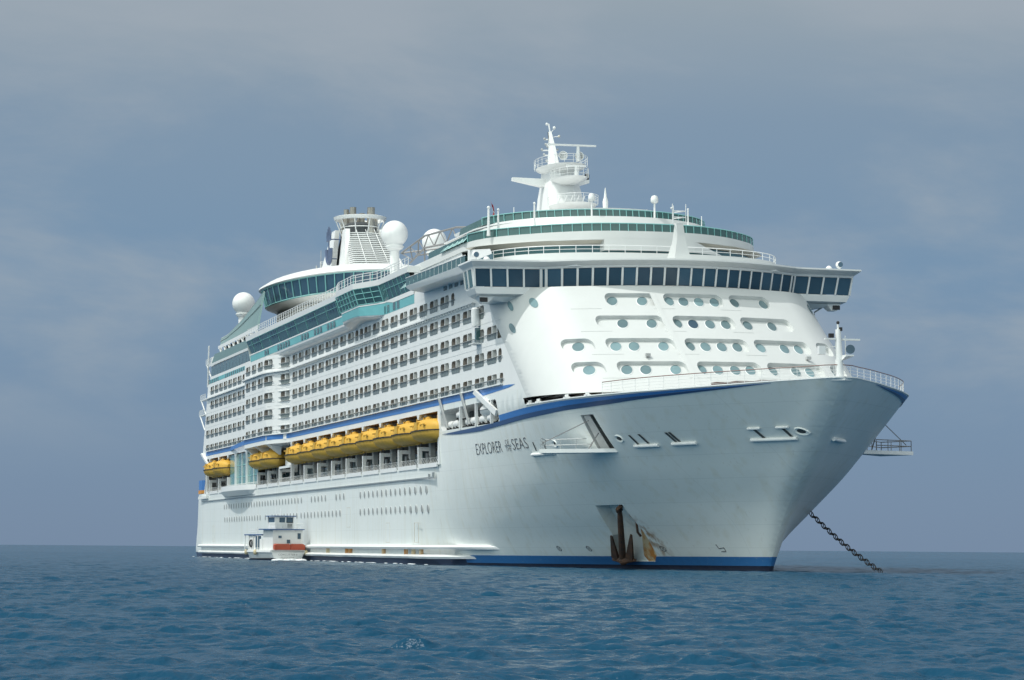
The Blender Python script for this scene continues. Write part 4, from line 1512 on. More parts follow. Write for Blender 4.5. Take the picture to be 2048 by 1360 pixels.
def upper_decks():
    q = MB()
    q.prism([(-47.5, -12), (-47.5, 12), (-54, 19), (-212, 19.2), (-212, -19.2), (-54, -19)], 33.9, 34.3)
    top = q.build('upper_deckhouse', ['white'], ship)
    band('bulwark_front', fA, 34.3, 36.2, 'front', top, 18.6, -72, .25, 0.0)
    pts = [(fA(y) - .25, y, 36.2) for y in np.linspace(-18.2, 18.2, 46)]
    rail(pts, .85, 'bridge_roof_railing', top, mats=('rail', 'rail'), rows=1, post=1.9, r=.03, rt=.055)
    # glazed deckhouse behind, its white shutters in the middle
    fW = lambda y: fB(y) - 1.8
    band('glazed_front', fW, 34.6, 37.75, 'tglass', top, 17.6, -80, 0, .3, bottom=False)
    sh = MB()
    ys_ = np.linspace(-5.6, 5.6, 16)
    for a, b in zip(ys_[:-1], ys_[1:]):
        sh.quad((fB(a) + .3, a, 36.9), (fB(b) + .3, b, 36.9), (fB(b) + .08, b, 38.3), (fB(a) + .08, a, 38.3))
    a, b = ys_[0], ys_[-1]
    sh.quad((fB(a) + .3, a, 36.9), (fB(a) - 1.8, a, 36.9), (fB(a) - 1.8, a, 38.3), (fB(a) + .08, a, 38.3))
    sh.add([(fB(b) + .3, b, 36.9), (fB(b + 4) + .3, b + 4, 36.9), (fB(b) + .08, b, 38.3)], [(0, 1, 2)])
    sh.build('screen_panel', ['front'], top)
    band('soffit', lambda y: fB(y) - 1.9, 37.75, 38.25, 'offwhite', top, 17.4, -70, 0, 1.6, bottom=False)
    # two white brows with green glass above each
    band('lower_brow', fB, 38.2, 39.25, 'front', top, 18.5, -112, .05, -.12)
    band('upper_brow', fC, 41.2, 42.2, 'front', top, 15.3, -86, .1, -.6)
    for nm, f, z0, z1, yl, aft, lean in (('wind_screen', lambda y: fB(y) - .5, 39.25, 40.2, 18.2, -92, -.1), ('wind_screen', lambda y: fC(y) - 1.6, 42.2, 43.15, 14.6, -90, -.2)):
        o = band(nm, f, z0, z1, 'gglass', top, yl, aft, 0, lean, bottom=False)
        p = MB()
        for y in np.linspace(-yl, yl, 36):
            p.tube([(f(y) + .05, y, z0), (f(y) + .05 + lean, y, z1)], .05, 4)
        p.tube([(f(y) + lean + .03, y, z1) for y in np.linspace(-yl, yl, 50)], .06, 4)
        p.build('screen_post', ['tealdk'], o)
    q = MB()
    # tinted-glass deckhouse wall between the brows, roofs
    band('deck_wall', lambda y: fC(y) - 1.4, 39.2, 41.3, 'tglass', top, 14.4, -86, 0, 0, bottom=False)
    for f, z, yl, aft in ((fB, 39.1, 18.3, -112), (fC, 42.0, 15.1, -96), (fG, 43.6, 12.4, -100)):
        ys2 = np.linspace(-yl, yl, 40)
        pl = [(aft, -yl)] + [(f(y) - .6, y) for y in ys2] + [(aft, yl)]
        q.prism(pl, z - .15, z)
    # roof brim of the observation lounge
    q.build('sun_deck', ['white'], top)
    band('roof_brim', lambda y: fG(y) - .1, 43.4, 43.68, 'white', top, 12.6, -100, 0, .1)
    band('lounge_glass', lambda y: fG(y) - 1.0, 42.0, 43.45, 'gglass', top, 12.0, -100, 0, 0, bottom=False)
    q = MB()
    for y in np.linspace(-7.5, 10, 14):
        q.tube([(fG(y) - .25, y, 42.0), (fG(y) - .25, y, 43.45)], .06, 4)
    build_each(q, 'lounge_post', ['white'], top)
    # tilted green canopies at the brows' ends (starboard and port)
    for s in (-1, 1):
        for (x0, x1, y, z) in ((-72, -84, 18.1, 39.25), (-77, -92, 21.4, 35.35)):
            q = MB()
            n = 5
            for k in range(n):
                a, b = x0 + (x1 - x0) * k / n, x0 + (x1 - x0) * (k + .94) / n
                q.quad((a, s * (y + .6), z), (b, s * (y + .6), z), (b, s * (y - .3), z + .95), (a, s * (y - .3), z + .95), 0)
                q.tube([(a, s * (y + .62), z), (a, s * (y - .28), z + .97)], .05, 4, 1)
            q.build('glass_canopy', ['lightgl', 'tealdk'], top)
upper = upper_decks()

# ------------------------------------------------------------------ starboard (and port) upper sides
def upper_sides():
    up = MB()
    for s in (-1, 1):
        Y = lambda y: s * y
        # platform slab aft of the wing, with soffit
        up.hexa([(-57.2, Y(18.4), 34.1), (-57.2, Y(21.9), 34.1), (-86.5, Y(21.9), 34.7), (-90.5, Y(18.4), 34.75)],
                [(-57.2, Y(18.4), 35.15), (-57.2, Y(22.2), 34.95), (-88.0, Y(22.2), 35.35), (-90.5, Y(18.4), 35.35)])
    slab = build_each(up, 'side_platform', ['white'], ship)[0]
    for s in (-1,):
        q = MB()
        for a, b in zip(np.linspace(-58, -88, 15)[:-1], np.linspace(-58, -88, 15)[1:]):
            za, zb = 35.0 - (a + 58) * .013, 35.0 - (b + 58) * .013
            q.quad((a, s * 22.1, za), (b + .1, s * 22.1, zb), (b + .1, s * 22.1, zb + .95), (a, s * 22.1, za + .95), 0)
        q.tube([(-58, s * 22.1, 36.0), (-88, s * 22.1, 36.4)], .06, 4, 1)
        q.build('glass_railing', ['gglass', 'rail'], slab)
    mb = MB()
    # white wall and windows under the platform
    mb.quad((-57.5, -HB - .01, 33.9), (-95, -HB - .01, 33.9), (-95, -HB - .01, 35.2), (-57.5, -HB - .01, 35.2))
    mb.quad((-70, -18.4, 34.3), (-95, -18.4, 34.3), (-95, -18.4, 38.3), (-74, -18.4, 38.3))
    mb.quad((-95, -18.4, 34.3), (-95, -HB, 34.3), (-95, -HB, 38.3), (-95, -18.4, 38.3))
    mb.quad((-57.5, -18.3, 34.3), (-71, -18.4, 34.3), (-71, -18.4, 38.2), (-61, -18.3, 37.2))
    mb.add([(-94.9, -20.3, 37.95), (-94.9, -20.3, 38.78), (-94.9, -16.5, 38.78), (-94.9, -16.5, 37.95)], [(0, 1, 2, 3)])
    wall = mb.build('deck_side_wall', ['white'], ship)
    q = MB()
    for k in range(4):
        q.box(-59.6 - 1.9 * k, -61.2 - 1.9 * k, -18.42, -18.3, 35.3, 36.5)
    build_each(q, 'shaded_window', ['tglass'], wall)
    for k in range(8):
        q = MB()
        x = -58.5 - 2.75 * k
        q.box(x - 1.5, x, -HB - .06, -HB, 33.75 + .012 * (-58.5 - x), 34.6)
        q.build('shaded_window', ['tglass'], wall)
    # teal band, tilted glass, white fascia from the platform aft to the overhang
    bay = lambda x: (2.2 * min(1, max(0, (x + 136) / 5.0)) if x < -123 else 2.2 * min(1, max(0, (-113.0 - x) / 6.0)))
    def out(x):
        """how far the glazed storey stands out beyond the wall"""
        o = bay(x)
        if x < -128:
            o = max(o, 1.3)
        return o
    X = list(np.arange(-95, -112, -4.0)) + [-112.5, -114.5, -117, -119, -123, -127, -130.5, -133, -136] + list(np.arange(-140, -213, -6.0)) + [-213]
    tb, gl, fa, fr, sf = MB(), MB(), MB(), MB(), MB()
    for a, b in zip(X[:-1], X[1:]):
        oa, ob = out(a), out(b)
        z0 = lambda x: 34.45 if x < -128 else 33.95 + (0 if x > -112 else .5 * min(1, (-112 - x) / 10))
        z1 = lambda x: 35.55 if x < -112 else 35.15 + (.0 if x > -110 else .4)
        tb.quad((a, -HB - oa * .95 - .02, z0(a)), (b, -HB - ob * .95 - .02, z0(b)), (b, -HB - ob - .02, z1(b)), (a, -HB - oa - .02, z1(a)))
        fa.quad((a, -HB - oa - .06, z1(a)), (b, -HB - ob - .06, z1(b)), (b, -HB - ob - .06, 35.75), (a, -HB - oa - .06, 35.75))
        gl.quad((a, -HB - oa, 35.75), (b, -HB - ob, 35.75), (b, -HB - ob - .75, 38.0), (a, -HB - oa - .75, 38.0))
        fa.quad((a, -HB - oa - .85, 38.0), (b, -HB - ob - .85, 38.0), (b, -HB - ob - .95, 38.75), (a, -HB - oa - .95, 38.75))
        fa.quad((a, -HB - oa - .85, 38.0), (b, -HB - ob - .85, 38.0), (b, -HB + 1, 38.0), (a, -HB + 1, 38.0))
        fa.quad((a, -HB - oa - .95, 38.75), (b, -HB - ob - .95, 38.75), (b, -HB + 2, 38.75), (a, -HB + 2, 38.75))
        if max(oa, ob) > 0.05:
            prev = None
            for k in range(6):
                t = k / 5
                zz_ = lambda x: z0(x) - (1.0 if x < -130 else .55) * sin(t * pi / 2) ** 1.0 * min(1, out(x) / 1.0)
                row = [(a, -HB - oa * .95 * cos(t * pi / 2), zz_(a)), (b, -HB - ob * .95 * cos(t * pi / 2), zz_(b))]
                if prev:
                    sf.quad(prev[0], prev[1], row[1], row[0])
                prev = row
    tb.build('teal_band', ['teal'], wall)
    gt = gl.build('glazed_storey', ['tglass'], wall)
    fa.build('white_fascia', ['white'], wall)
    sf.build('overhang_soffit', ['white'], wall, True, 60)
    # frames: heavy teal grid on the bay, light mullions elsewhere
    fr = MB()
    def gpt(x, t, e=.05):
        return (x, -HB - out(x) - .75 * t - e, 35.75 + 2.25 * t)
    for x in (-112.8, -115, -117, -119, -121, -123, -125, -127, -129, -131):
        fr.tube([gpt(x, 0), gpt(x, 1)], .11 if x in (-119, -123, -112.8, -131) else .07, 4)
    for t in (0.02, .35, .68, .98):
        fr.tube([gpt(x, t) for x in (-112.8, -115, -117, -119, -121, -123, -125, -127, -129, -131)], .07, 4)
    for x in list(np.arange(-97, -112, -2.5)) + list(np.arange(-136, -212, -8.0)):
        fr.tube([gpt(x, .02), gpt(x, .98)], .035, 4)
    fr.tube([gpt(x, .62) for x in (-136, -175, -212)], .05, 4)
    fr.tube([gpt(x, .62) for x in (-96, -104, -111)], .05, 4)
    fr.tube([gpt(x, .99) for x in (-136, -175, -212)], .09, 4)
    fr.build('teal_frame', ['tealdk'], gt)
    ow = MB()
    for i, x in enumerate(np.arange(-137, -211, -2.0)):
        if (i // 4) % 2 == 0 and i % 4 < 3:
            a, b = gpt(x, .40, .03), gpt(x - 1.2, .40, .03)
            c, d = gpt(x - 1.2, .88, .03), gpt(x, .88, .03)
            ow.quad(a, b, c, d)
    build_each(ow, 'open_pane', ['dglass'], gt)
    dw = MB()
    for g0, n in ((-98.2, 0), (-103.5, 2), (-109.5, 3), (-139.5, 3), (-149.5, 3), (-160, 3), (-176, 5), (-195, 2)):
        for k in range(n):
            x = g0 - k * 2.3
            o = out(x)
            z0, z1 = (34.1, 35.1) if x > -112 else (34.62, 35.4)
            dw.quad((x, -HB - o - .05, z0), (x - 1.5, -HB - o - .05, z0), (x - 1.5, -HB - o - .06, z1), (x, -HB - o - .06, z1))
    build_each(dw, 'band_window', ['tglass'], wall)
    # railing on top of the fascia
    for xa, xb in ((-95, -135), (-135, -212)):
        pts = [(x, -HB - out(x) - .8, 38.75) for x in np.linspace(xa, xb, 14)]
        rail(pts, 1.2, 'open_deck_railing', wall, mats=('rail', 'rail'), rows=2, post=2.0, r=.035, rt=.055)
    # end wall of the overhang (aft) and deck fill
    q = MB()
    q.quad((-213, -HB - 1.3, 34.45), (-213, -HB + 2, 34.45), (-213, -HB + 2, 38.75), (-213, -HB - 2.2, 38.75))
    q.quad((-213, -HB - 1.3, 34.45), (-213, -HB, 33.4), (-213, -HB + 2, 33.4), (-213, -HB + 2, 34.45))
    q.box(-214, -95, -17.5, 17.5, 38.2, 38.7)
    q.box(-214, -95, 17.5, 19.3, 33.9, 38.7)
    q.build('lido_deck', ['white'], ship)
upper_sides()

def aft_block():
    mb = MB()
    Y = -HB
    def sl(x):            # raked aft edge
        return x
    mb.add([(-213, Y, 33.9), (-268.5, Y, 33.9), (-266.8, Y, 35.3), (-213, Y, 35.3)], [(0, 1, 2, 3)], 0)
    mb.add([(-213, Y - .05, 37.3), (-267.5, Y - .25, 37.3), (-267.2, Y - .3, 37.75), (-213, Y - .1, 37.75)], [(0, 1, 2, 3)], 0)
    mb.add([(-213, Y, 37.75), (-266, Y, 37.75), (-262, Y, 39.4), (-213, Y, 39.3)], [(0, 1, 2, 3)], 1)
    mb.add([(-213, Y - .1, 40.2), (-257, Y - .1, 40.0), (-257, Y - .1, 40.6), (-213, Y - .1, 40.9)], [(0, 1, 2, 3)], 0)
    mb.box(-268, -213, Y + .3, HB, 33.9, 39.2, 0)
    mb.box(-256, -213, Y + 1.2, HB, 39.2, 40.5, 2)
    o = mb.build('aft_deckhouse', ['white', 'scr', 'dark'], ship)
    g = MB()
    n = 14
    for k in range(n):
        a, b = -214 - 52 * k / n, -214 - 52 * (k + .96) / n
        g.quad((a, Y - .02, 35.3), (b, Y - .02, 35.3), (b, Y - .02, 37.3), (a, Y - .02, 37.3))
    g.build('aft_window_band', ['tglass'], o)
    t = MB()
    t.quad((-213, Y - .02, 34.0), (-268.3, Y - .02, 34.0), (-267.6, Y - .02, 34.75), (-213, Y - .02, 34.75), 0)
    for a in list(np.arange(-221, -248, -2.2)) + list(np.arange(-257, -267, -2.2)):
        t.quad((a, Y - .05, 34.05), (a - 1.2, Y - .05, 34.05), (a - 1.2, Y - .05, 34.7), (a, Y - .05, 34.7), 1)
    t.build('teal_band', ['teal', 'tglass'], o)
    s = MB()
    for k in range(9):
        x = -214.5 - 5 * k
        s.hexa([(x, Y - .05, 39.3), (x - .3, Y - .05, 39.3), (x - .3, Y + .4, 39.3), (x, Y + .4, 39.3)], [(x - 1.2, Y - .1, 40.25), (x - 1.5, Y - .1, 40.25), (x - 1.5, Y + .4, 40.25), (x - 1.2, Y + .4, 40.25)])
    build_each(s, 'slanted_strut', ['white'], o)
    # sweeping green side screen rising towards the lounge
    p = MB()
    pf = pch([-272, -264, -255, -246, -238, -230, -222], [43.2, 43.3, 44.0, 44.8, 45.8, 46.8, 48.0])
    X = np.linspace(-271, -223, 26)
    bx_ = lambda x: -257 + (x + 271) * .86
    for a, b in zip(X[:-1], X[1:]):
        p.hexa([(bx_(a), Y + .3, 40.55), (bx_(b), Y + .3, 40.55), (bx_(b), Y + .6, 40.55), (bx_(a), Y + .6, 40.55)], [(a, -16.6, float(pf(a))), (b, -16.6, float(pf(b))), (b, -16.3, float(pf(b))), (a, -16.3, float(pf(a)))])
    p.build('side_screen', ['scr'], o)
    p = MB()
    p.tube([(x, -16.5, float(pf(x))) for x in X], .14, 5)
    p.tube([(bx_(x) * .35 + x * .65, -17.55, 40.55 * .35 + float(pf(x)) * .65) for x in X], .08, 4)
    p.build('screen_rail', ['grey'], o)
    # stern galleries
    q = MB()
    for z, x in ((31.3, -277.5), (28.3, -279), (38, -270.5)):
        q.box(x - 3.5, x + 3, Y + .2, Y + 3, z, z + .15)
        for k in range(5):
            q.tube([(x - 3.4 + 1.5 * k, Y + .2, z), (x - 3.4 + 1.5 * k, Y + .2, z + 1.1)], .06, 4)
        q.tube([(x - 3.4, Y + .2, z + 1.1), (x + 3, Y + .2, z + 1.1)], .06, 4)
        q.tube([(x + 2.5, Y + .4, z - 3), (x - 3, Y + .3, z)], .15, 5)
    q.tube([(-271, Y + .1, 33.5), (-268.5, Y - .1, 41.5)], .15, 5)
    q.build('stern_gallery', ['rail'], ship)
    q = MB()
    q.quad((-272.6, Y, 12.65), (-291.5, -16.8, 12.65), (-287.0, -16.8, 19.86), (-272.6, Y, 19.86))
    q.quad((-291.5, -16.8, 12.65), (-293, 0, 12.65), (-289, 0, 19.86), (-287.0, -16.8, 19.86))
    q.quad((-284.5, 16.8, 12.65), (-287, 0, 12.65), (-284, 0, 19.86), (-281.5, 16.8, 19.86))
    q.quad((-272.6, -Y, 12.65), (-284.5, 16.8, 12.65), (-281.5, 16.8, 19.86), (-272.6, -Y, 19.86))
    q.quad((-272.6, Y, 19.86), (-287.0, -16.8, 19.86), (-283.4, -8, 19.86), (-272.6, -8, 19.86))
    q.build('stern_quarter', ['white'], ship)
    q = MB()
    q.box(-290.5, -286.5, -17.9, -16.6, 13.6, 15.6, 0)
    q.box(-290.6, -286.4, -18.0, -16.6, 12.9, 13.6, 1)
    q.build('stern_emblem_panel', ['blue', 'orange'], ship)
aft_block()

# ------------------------------------------------------------------ crown lounge, funnel, masts, domes
def lounge():
    mb = MB()
    cx = -231.0
    def ring(z, s, o=0.0, k=44):
        return [(cx + (37.0 * s + o) * cos(2 * pi * i / k) * (1 if cos(2 * pi * i / k) > 0 else .5), (14.9 * s + o) * sin(2 * pi * i / k), z) for i in range(k)]
    mb.rings([ring(44.9, .80), ring(45.6, .93), ring(46.0, .98)], True, True)
    mb.rings([ring(49.0, 1.02), ring(49.15, 1.06), ring(49.5, 1.05), ring(50.6, .93), ring(51.3, .70), ring(51.6, .4)], True, True)
    mb.rings([ring(44.95, .8), ring(43.5, .82), ring(41.5, .84), ring(38.7, .86)], True, False)
    o = mb.build('crown_lounge', ['white'], ship, True, 40)
    g = MB()
    g.rings([ring(46.0, .96), ring(49.0, 1.01)], True, False)
    gg = g.build('lounge_glazing', ['dglass'], o)
    m = MB()
    a, b = ring(46.0, .97, 0, 64), ring(49.0, 1.02, 0, 64)
    for p, q in zip(a, b):
        m.tube([p, q], .1, 4)
    m.tube(a + [a[0]], .14, 4)
    m.tube(b + [b[0]], .14, 4)
    m.build('glazing_bar', ['tealdk'], gg)
    s = MB()
    for z in np.arange(40.2, 45, .55):
        s.rings([ring(z, .86 - .008 * (z - 40)), ring(z + .2, .872 - .008 * (z - 40))], True, True)
    s.build('louvre_skirt', ['offwhite'], o)
lounge()

def funnel():
    fx = -218.0
    mb = MB()
    # two swept side fins and the louvred middle
    for sg in (-1, 1):
        for xa, xb, xc, xd, y0, y1, t0, t1, zt_ in ((-12.5, -1.0, -5.0, -2.0, 4.3, 5.3, 3.3, 4.1, 59.0), (3.0, 9.0, 1.4, 4.0, 3.7, 4.7, 2.7, 3.5, 58.6)):
            mb.hexa([(fx + xa, sg * y0, 50.4), (fx + xb, sg * y0, 50.4), (fx + xb, sg * y1, 50.4), (fx + xa, sg * y1, 50.4)],
                    [(fx + xc, sg * t0, zt_), (fx + xd, sg * t0, zt_), (fx + xd, sg * t1, zt_), (fx + xc, sg * t1, zt_)])
    mb.prism([(fx - 13, -5.6), (fx + 15, -5.0), (fx + 15, 5.0), (fx - 13, 5.6)], 49.6, 51.0)
    o = mb.build('funnel', ['white'], ship)
    c = MB()
    c.hexa([(fx - 9, -3.7, 50.5), (fx + 13.0, -3.6, 50.5), (fx + 13.0, 3.6, 50.5), (fx - 9, 3.7, 50.5)], [(fx - 4, -2.6, 58.4), (fx + 2.5, -2.6, 58.4), (fx + 2.5, 2.6, 58.4), (fx - 4, 2.6, 58.4)])
    c.lathe([(3.0, 58.2), (2.9, 59.6), (2.2, 60.1)], (fx, 0, 0), 18)
    c.build('funnel_core', ['dark'], o)
    for k in range(17):
        t = k / 16
        z = 51.2 + 6.7 * t
        x = fx + 14.2 - 10.8 * t
        yw = 4.4 - 1.3 * t
        q = MB()
        q.hexa([(x - 3.0, -yw, z - .04), (x, -yw * .92, z - .04), (x + .5, 0, z - .04), (x, yw * .92, z - .04), (x - 3.0, yw, z - .04)],
               [(x - 3.0, -yw, z + .15), (x, -yw * .92, z + .15), (x + .5, 0, z + .15), (x, yw * .92, z + .15), (x - 3.0, yw, z + .15)])
        q.build('louvre', ['white'], o)
    st = MB()
    for y in (-1.5, 0.2, 1.8):
        st.tube([(fx + 14.4, y * 1.2, 51.0), (fx + 3.6, y, 58.6)], .07, 4)
    st.tube([(fx + 16.5, 4.2, 50.2), (fx + 9.0, 3.4, 55.8)], .3, 5)
    st.build('louvre_post', ['white'], o)
    r_ = MB()
    n = 40
    r_.rings([[(fx + rr * 1.05 * cos(2 * pi * k / n), rr * sin(2 * pi * k / n), z) for k in range(n)] for rr, z in ((4.25, 60.5), (4.6, 60.6), (4.8, 61.1), (4.5, 61.2), (4.25, 60.5))], True, False)
    for k in range(10):
        a = 2 * pi * (k + .3) / 10
        r_.tube([(fx + 3.3 * cos(a), 3.1 * sin(a), 57.4), (fx + 4.6 * cos(a), 4.4 * sin(a), 60.6)], .11, 5)
    r_.tube([(fx + 3.8 * cos(2 * pi * k / 24), 3.6 * sin(2 * pi * k / 24), 59.2) for k in range(25)], .08, 5)
    r_.build('crown_ring', ['white'], o, True, 40)
    for dx, dy, r, z in ((.5, -1.4, .58, 62.9), (2.4, 1.5, .68, 62.7), (-1.4, -2.2, .5, 62.7), (.2, .3, .5, 61.9), (-3.2, -1.4, .5, 62.4), (-1.0, 2.0, .5, 62.4), (-3.4, .6, .5, 61.9), (-4.0, -2.4, .36, 61.9), (.6, 2.7, .4, 61.7)):
        q = MB()
        q.lathe([(r, 56.5), (r, z - .1), (r * 1.04, z), (r * .85, z), (r * .85, z - .5)], (fx + dx, dy, 0), 14)
        q.build('exhaust_pipe', ['steel'], o, True, 40)
    # logo panels on both sides, crown over anchor, seen almost edge on
    for s in (-1, 1):
        q = MB()
        y = s * 5.9
        X = lambda u: fx + 1.0 + u * .55
        q.hexa([(X(-3.0), y - .1, 56.6), (X(3.0), y - .1, 56.6), (X(3.0), y + .1, 56.6), (X(-3.0), y + .1, 56.6)], [(X(-3.2), y - .1, 57.4), (X(3.2), y - .1, 57.4), (X(3.2), y + .1, 57.4), (X(-3.2), y + .1, 57.4)])
        for u, h in ((-2.8, 58.4), (-1.4, 58.9), (0, 59.2), (1.4, 58.9), (2.8, 58.4)):
            q.hexa([(X(u - .6), y - .1, 57.4), (X(u + .6), y - .1, 57.4), (X(u + .6), y + .1, 57.4), (X(u - .6), y + .1, 57.4)], [(X(u - .1), y - .1, h), (X(u + .1), y - .1, h), (X(u + .1), y + .1, h), (X(u - .1), y + .1, h)])
        q.box(X(-.35), X(.35), y - .1, y + .1, 52.6, 56.6)
        q.tube([(X(3.0 * cos(a)), y, 55.2 + 2.6 * sin(a)) for a in np.linspace(pi, 2 * pi, 14)], .38, 6)
        q.tube([(X(-.5), s * 3.6, 57), (X(-.5), y, 57)], .1, 4)
        q.tube([(X(-.5), s * 4.4, 53.5), (X(-.5), y, 53.5)], .1, 4)
        q.build('funnel_emblem', ['emblem'], o)
    # small housing aft of the funnel
    q = MB()
    q.box(-246, -241.5, -2.4, 1.4, 50.5, 51.9)
    for x, y in ((-246, -2.4), (-241.5, -2.4), (-241.5, 1.4)):
        q.tube([(x, y, 51), (x, y, 55.4)], .15, 4)
    q.box(-246.2, -241.3, -2.6, 1.6, 54.2, 54.5)
    q.tube([(-241.4, -2.4, 52), (-241.4, 1.4, 54.2)], .1, 4)
    q.tube([(-241.4, 1.4, 52), (-241.4, -2.4, 54.2)], .1, 4)
    q.tube([(-244, -1, 54.5), (-244, -1, 57.5)], .14, 5)
    q.tube([(-244.8, -1.8, 54.5), (-244.8, -1.8, 58.2)], .06, 5)
    rail([(-241.3, -2.6, 54.5), (-241.3, 1.6, 54.5), (-246, 1.6, 54.5)], 1.1, 'lookout_railing', o, mats=('rail', 'rail'), rows=2, post=1.2)
    q.build('lookout_hut', ['grey'], o)
funnel()

def dome(x, y, z, r, zb, pr):
    q = MB()
    q.ball((x, y, z), r, 32, 0, 20)
    o = q.build('satellite_dome', ['white'], ship, True)
    p = MB()
    p.lathe([(pr, zb - z), (pr, -r * 1.25), (r * .62, -r * 1.12), (r * .66, -r * .98), (r * .6, -r * .75)], (x, y, z), 18)
    p.lathe([(r * .66, -r * 1.0), (r * .70, -r * .98), (r * .70, -r * .92), (r * .62, -r * .88)], (x, y, z), 18)
    p.build('dome_pedestal', ['white'], o, True, 40)
dome(-178, -2.85, 53.35, 2.2, 45, .8)
dome(-170, 1.9, 51.35, 2.0, 45, .8)
dome(-260, -14.0, 49.2, 2.2, 42, 1.0)

def truss():
    q = MB()
    for s in (-1,):
        up = [(-166, -4.5, 48.8), (-140, -7, 48.4), (-115, -8.5, 46.6), (-95, -9, 44.2)]
        lo = [(-160, -4.5, 46.6), (-140, -7, 46.6), (-115, -8.5, 44.6), (-97, -9, 42.2)]
        for pts in (up, lo):
            q.tube(pts, .16, 5)
        dn = 8
        def at(P, t):
            t *= len(P) - 1
            i = min(int(t), len(P) - 2)
            return Vector(P[i]).lerp(Vector(P[i + 1]), t - i)
        for k in range(dn):
            q.tube([at(up, k / dn), at(lo, (k + .5) / dn)], .1, 4)
            q.tube([at(lo, (k + .5) / dn), at(up, (k + 1) / dn)], .1, 4)
        q.tube([(-166, -4.5, 48.8), (-160, 3, 49.4), (-120, 5, 47.5)], .14, 5)
        q.tube([(-150, -6, 46.6), (-128, 2, 46.0), (-104, 6, 44.0)], .12, 5)
        for x, y in ((-140, -7), (-115, -8.5), (-97, -9)):
            q.tube([(x, y, 38.7), (x, y, 46.6 if x < -120 else 44.0)], .14, 5)
    q.build('lattice_arch', ['lattice'], ship)
truss()

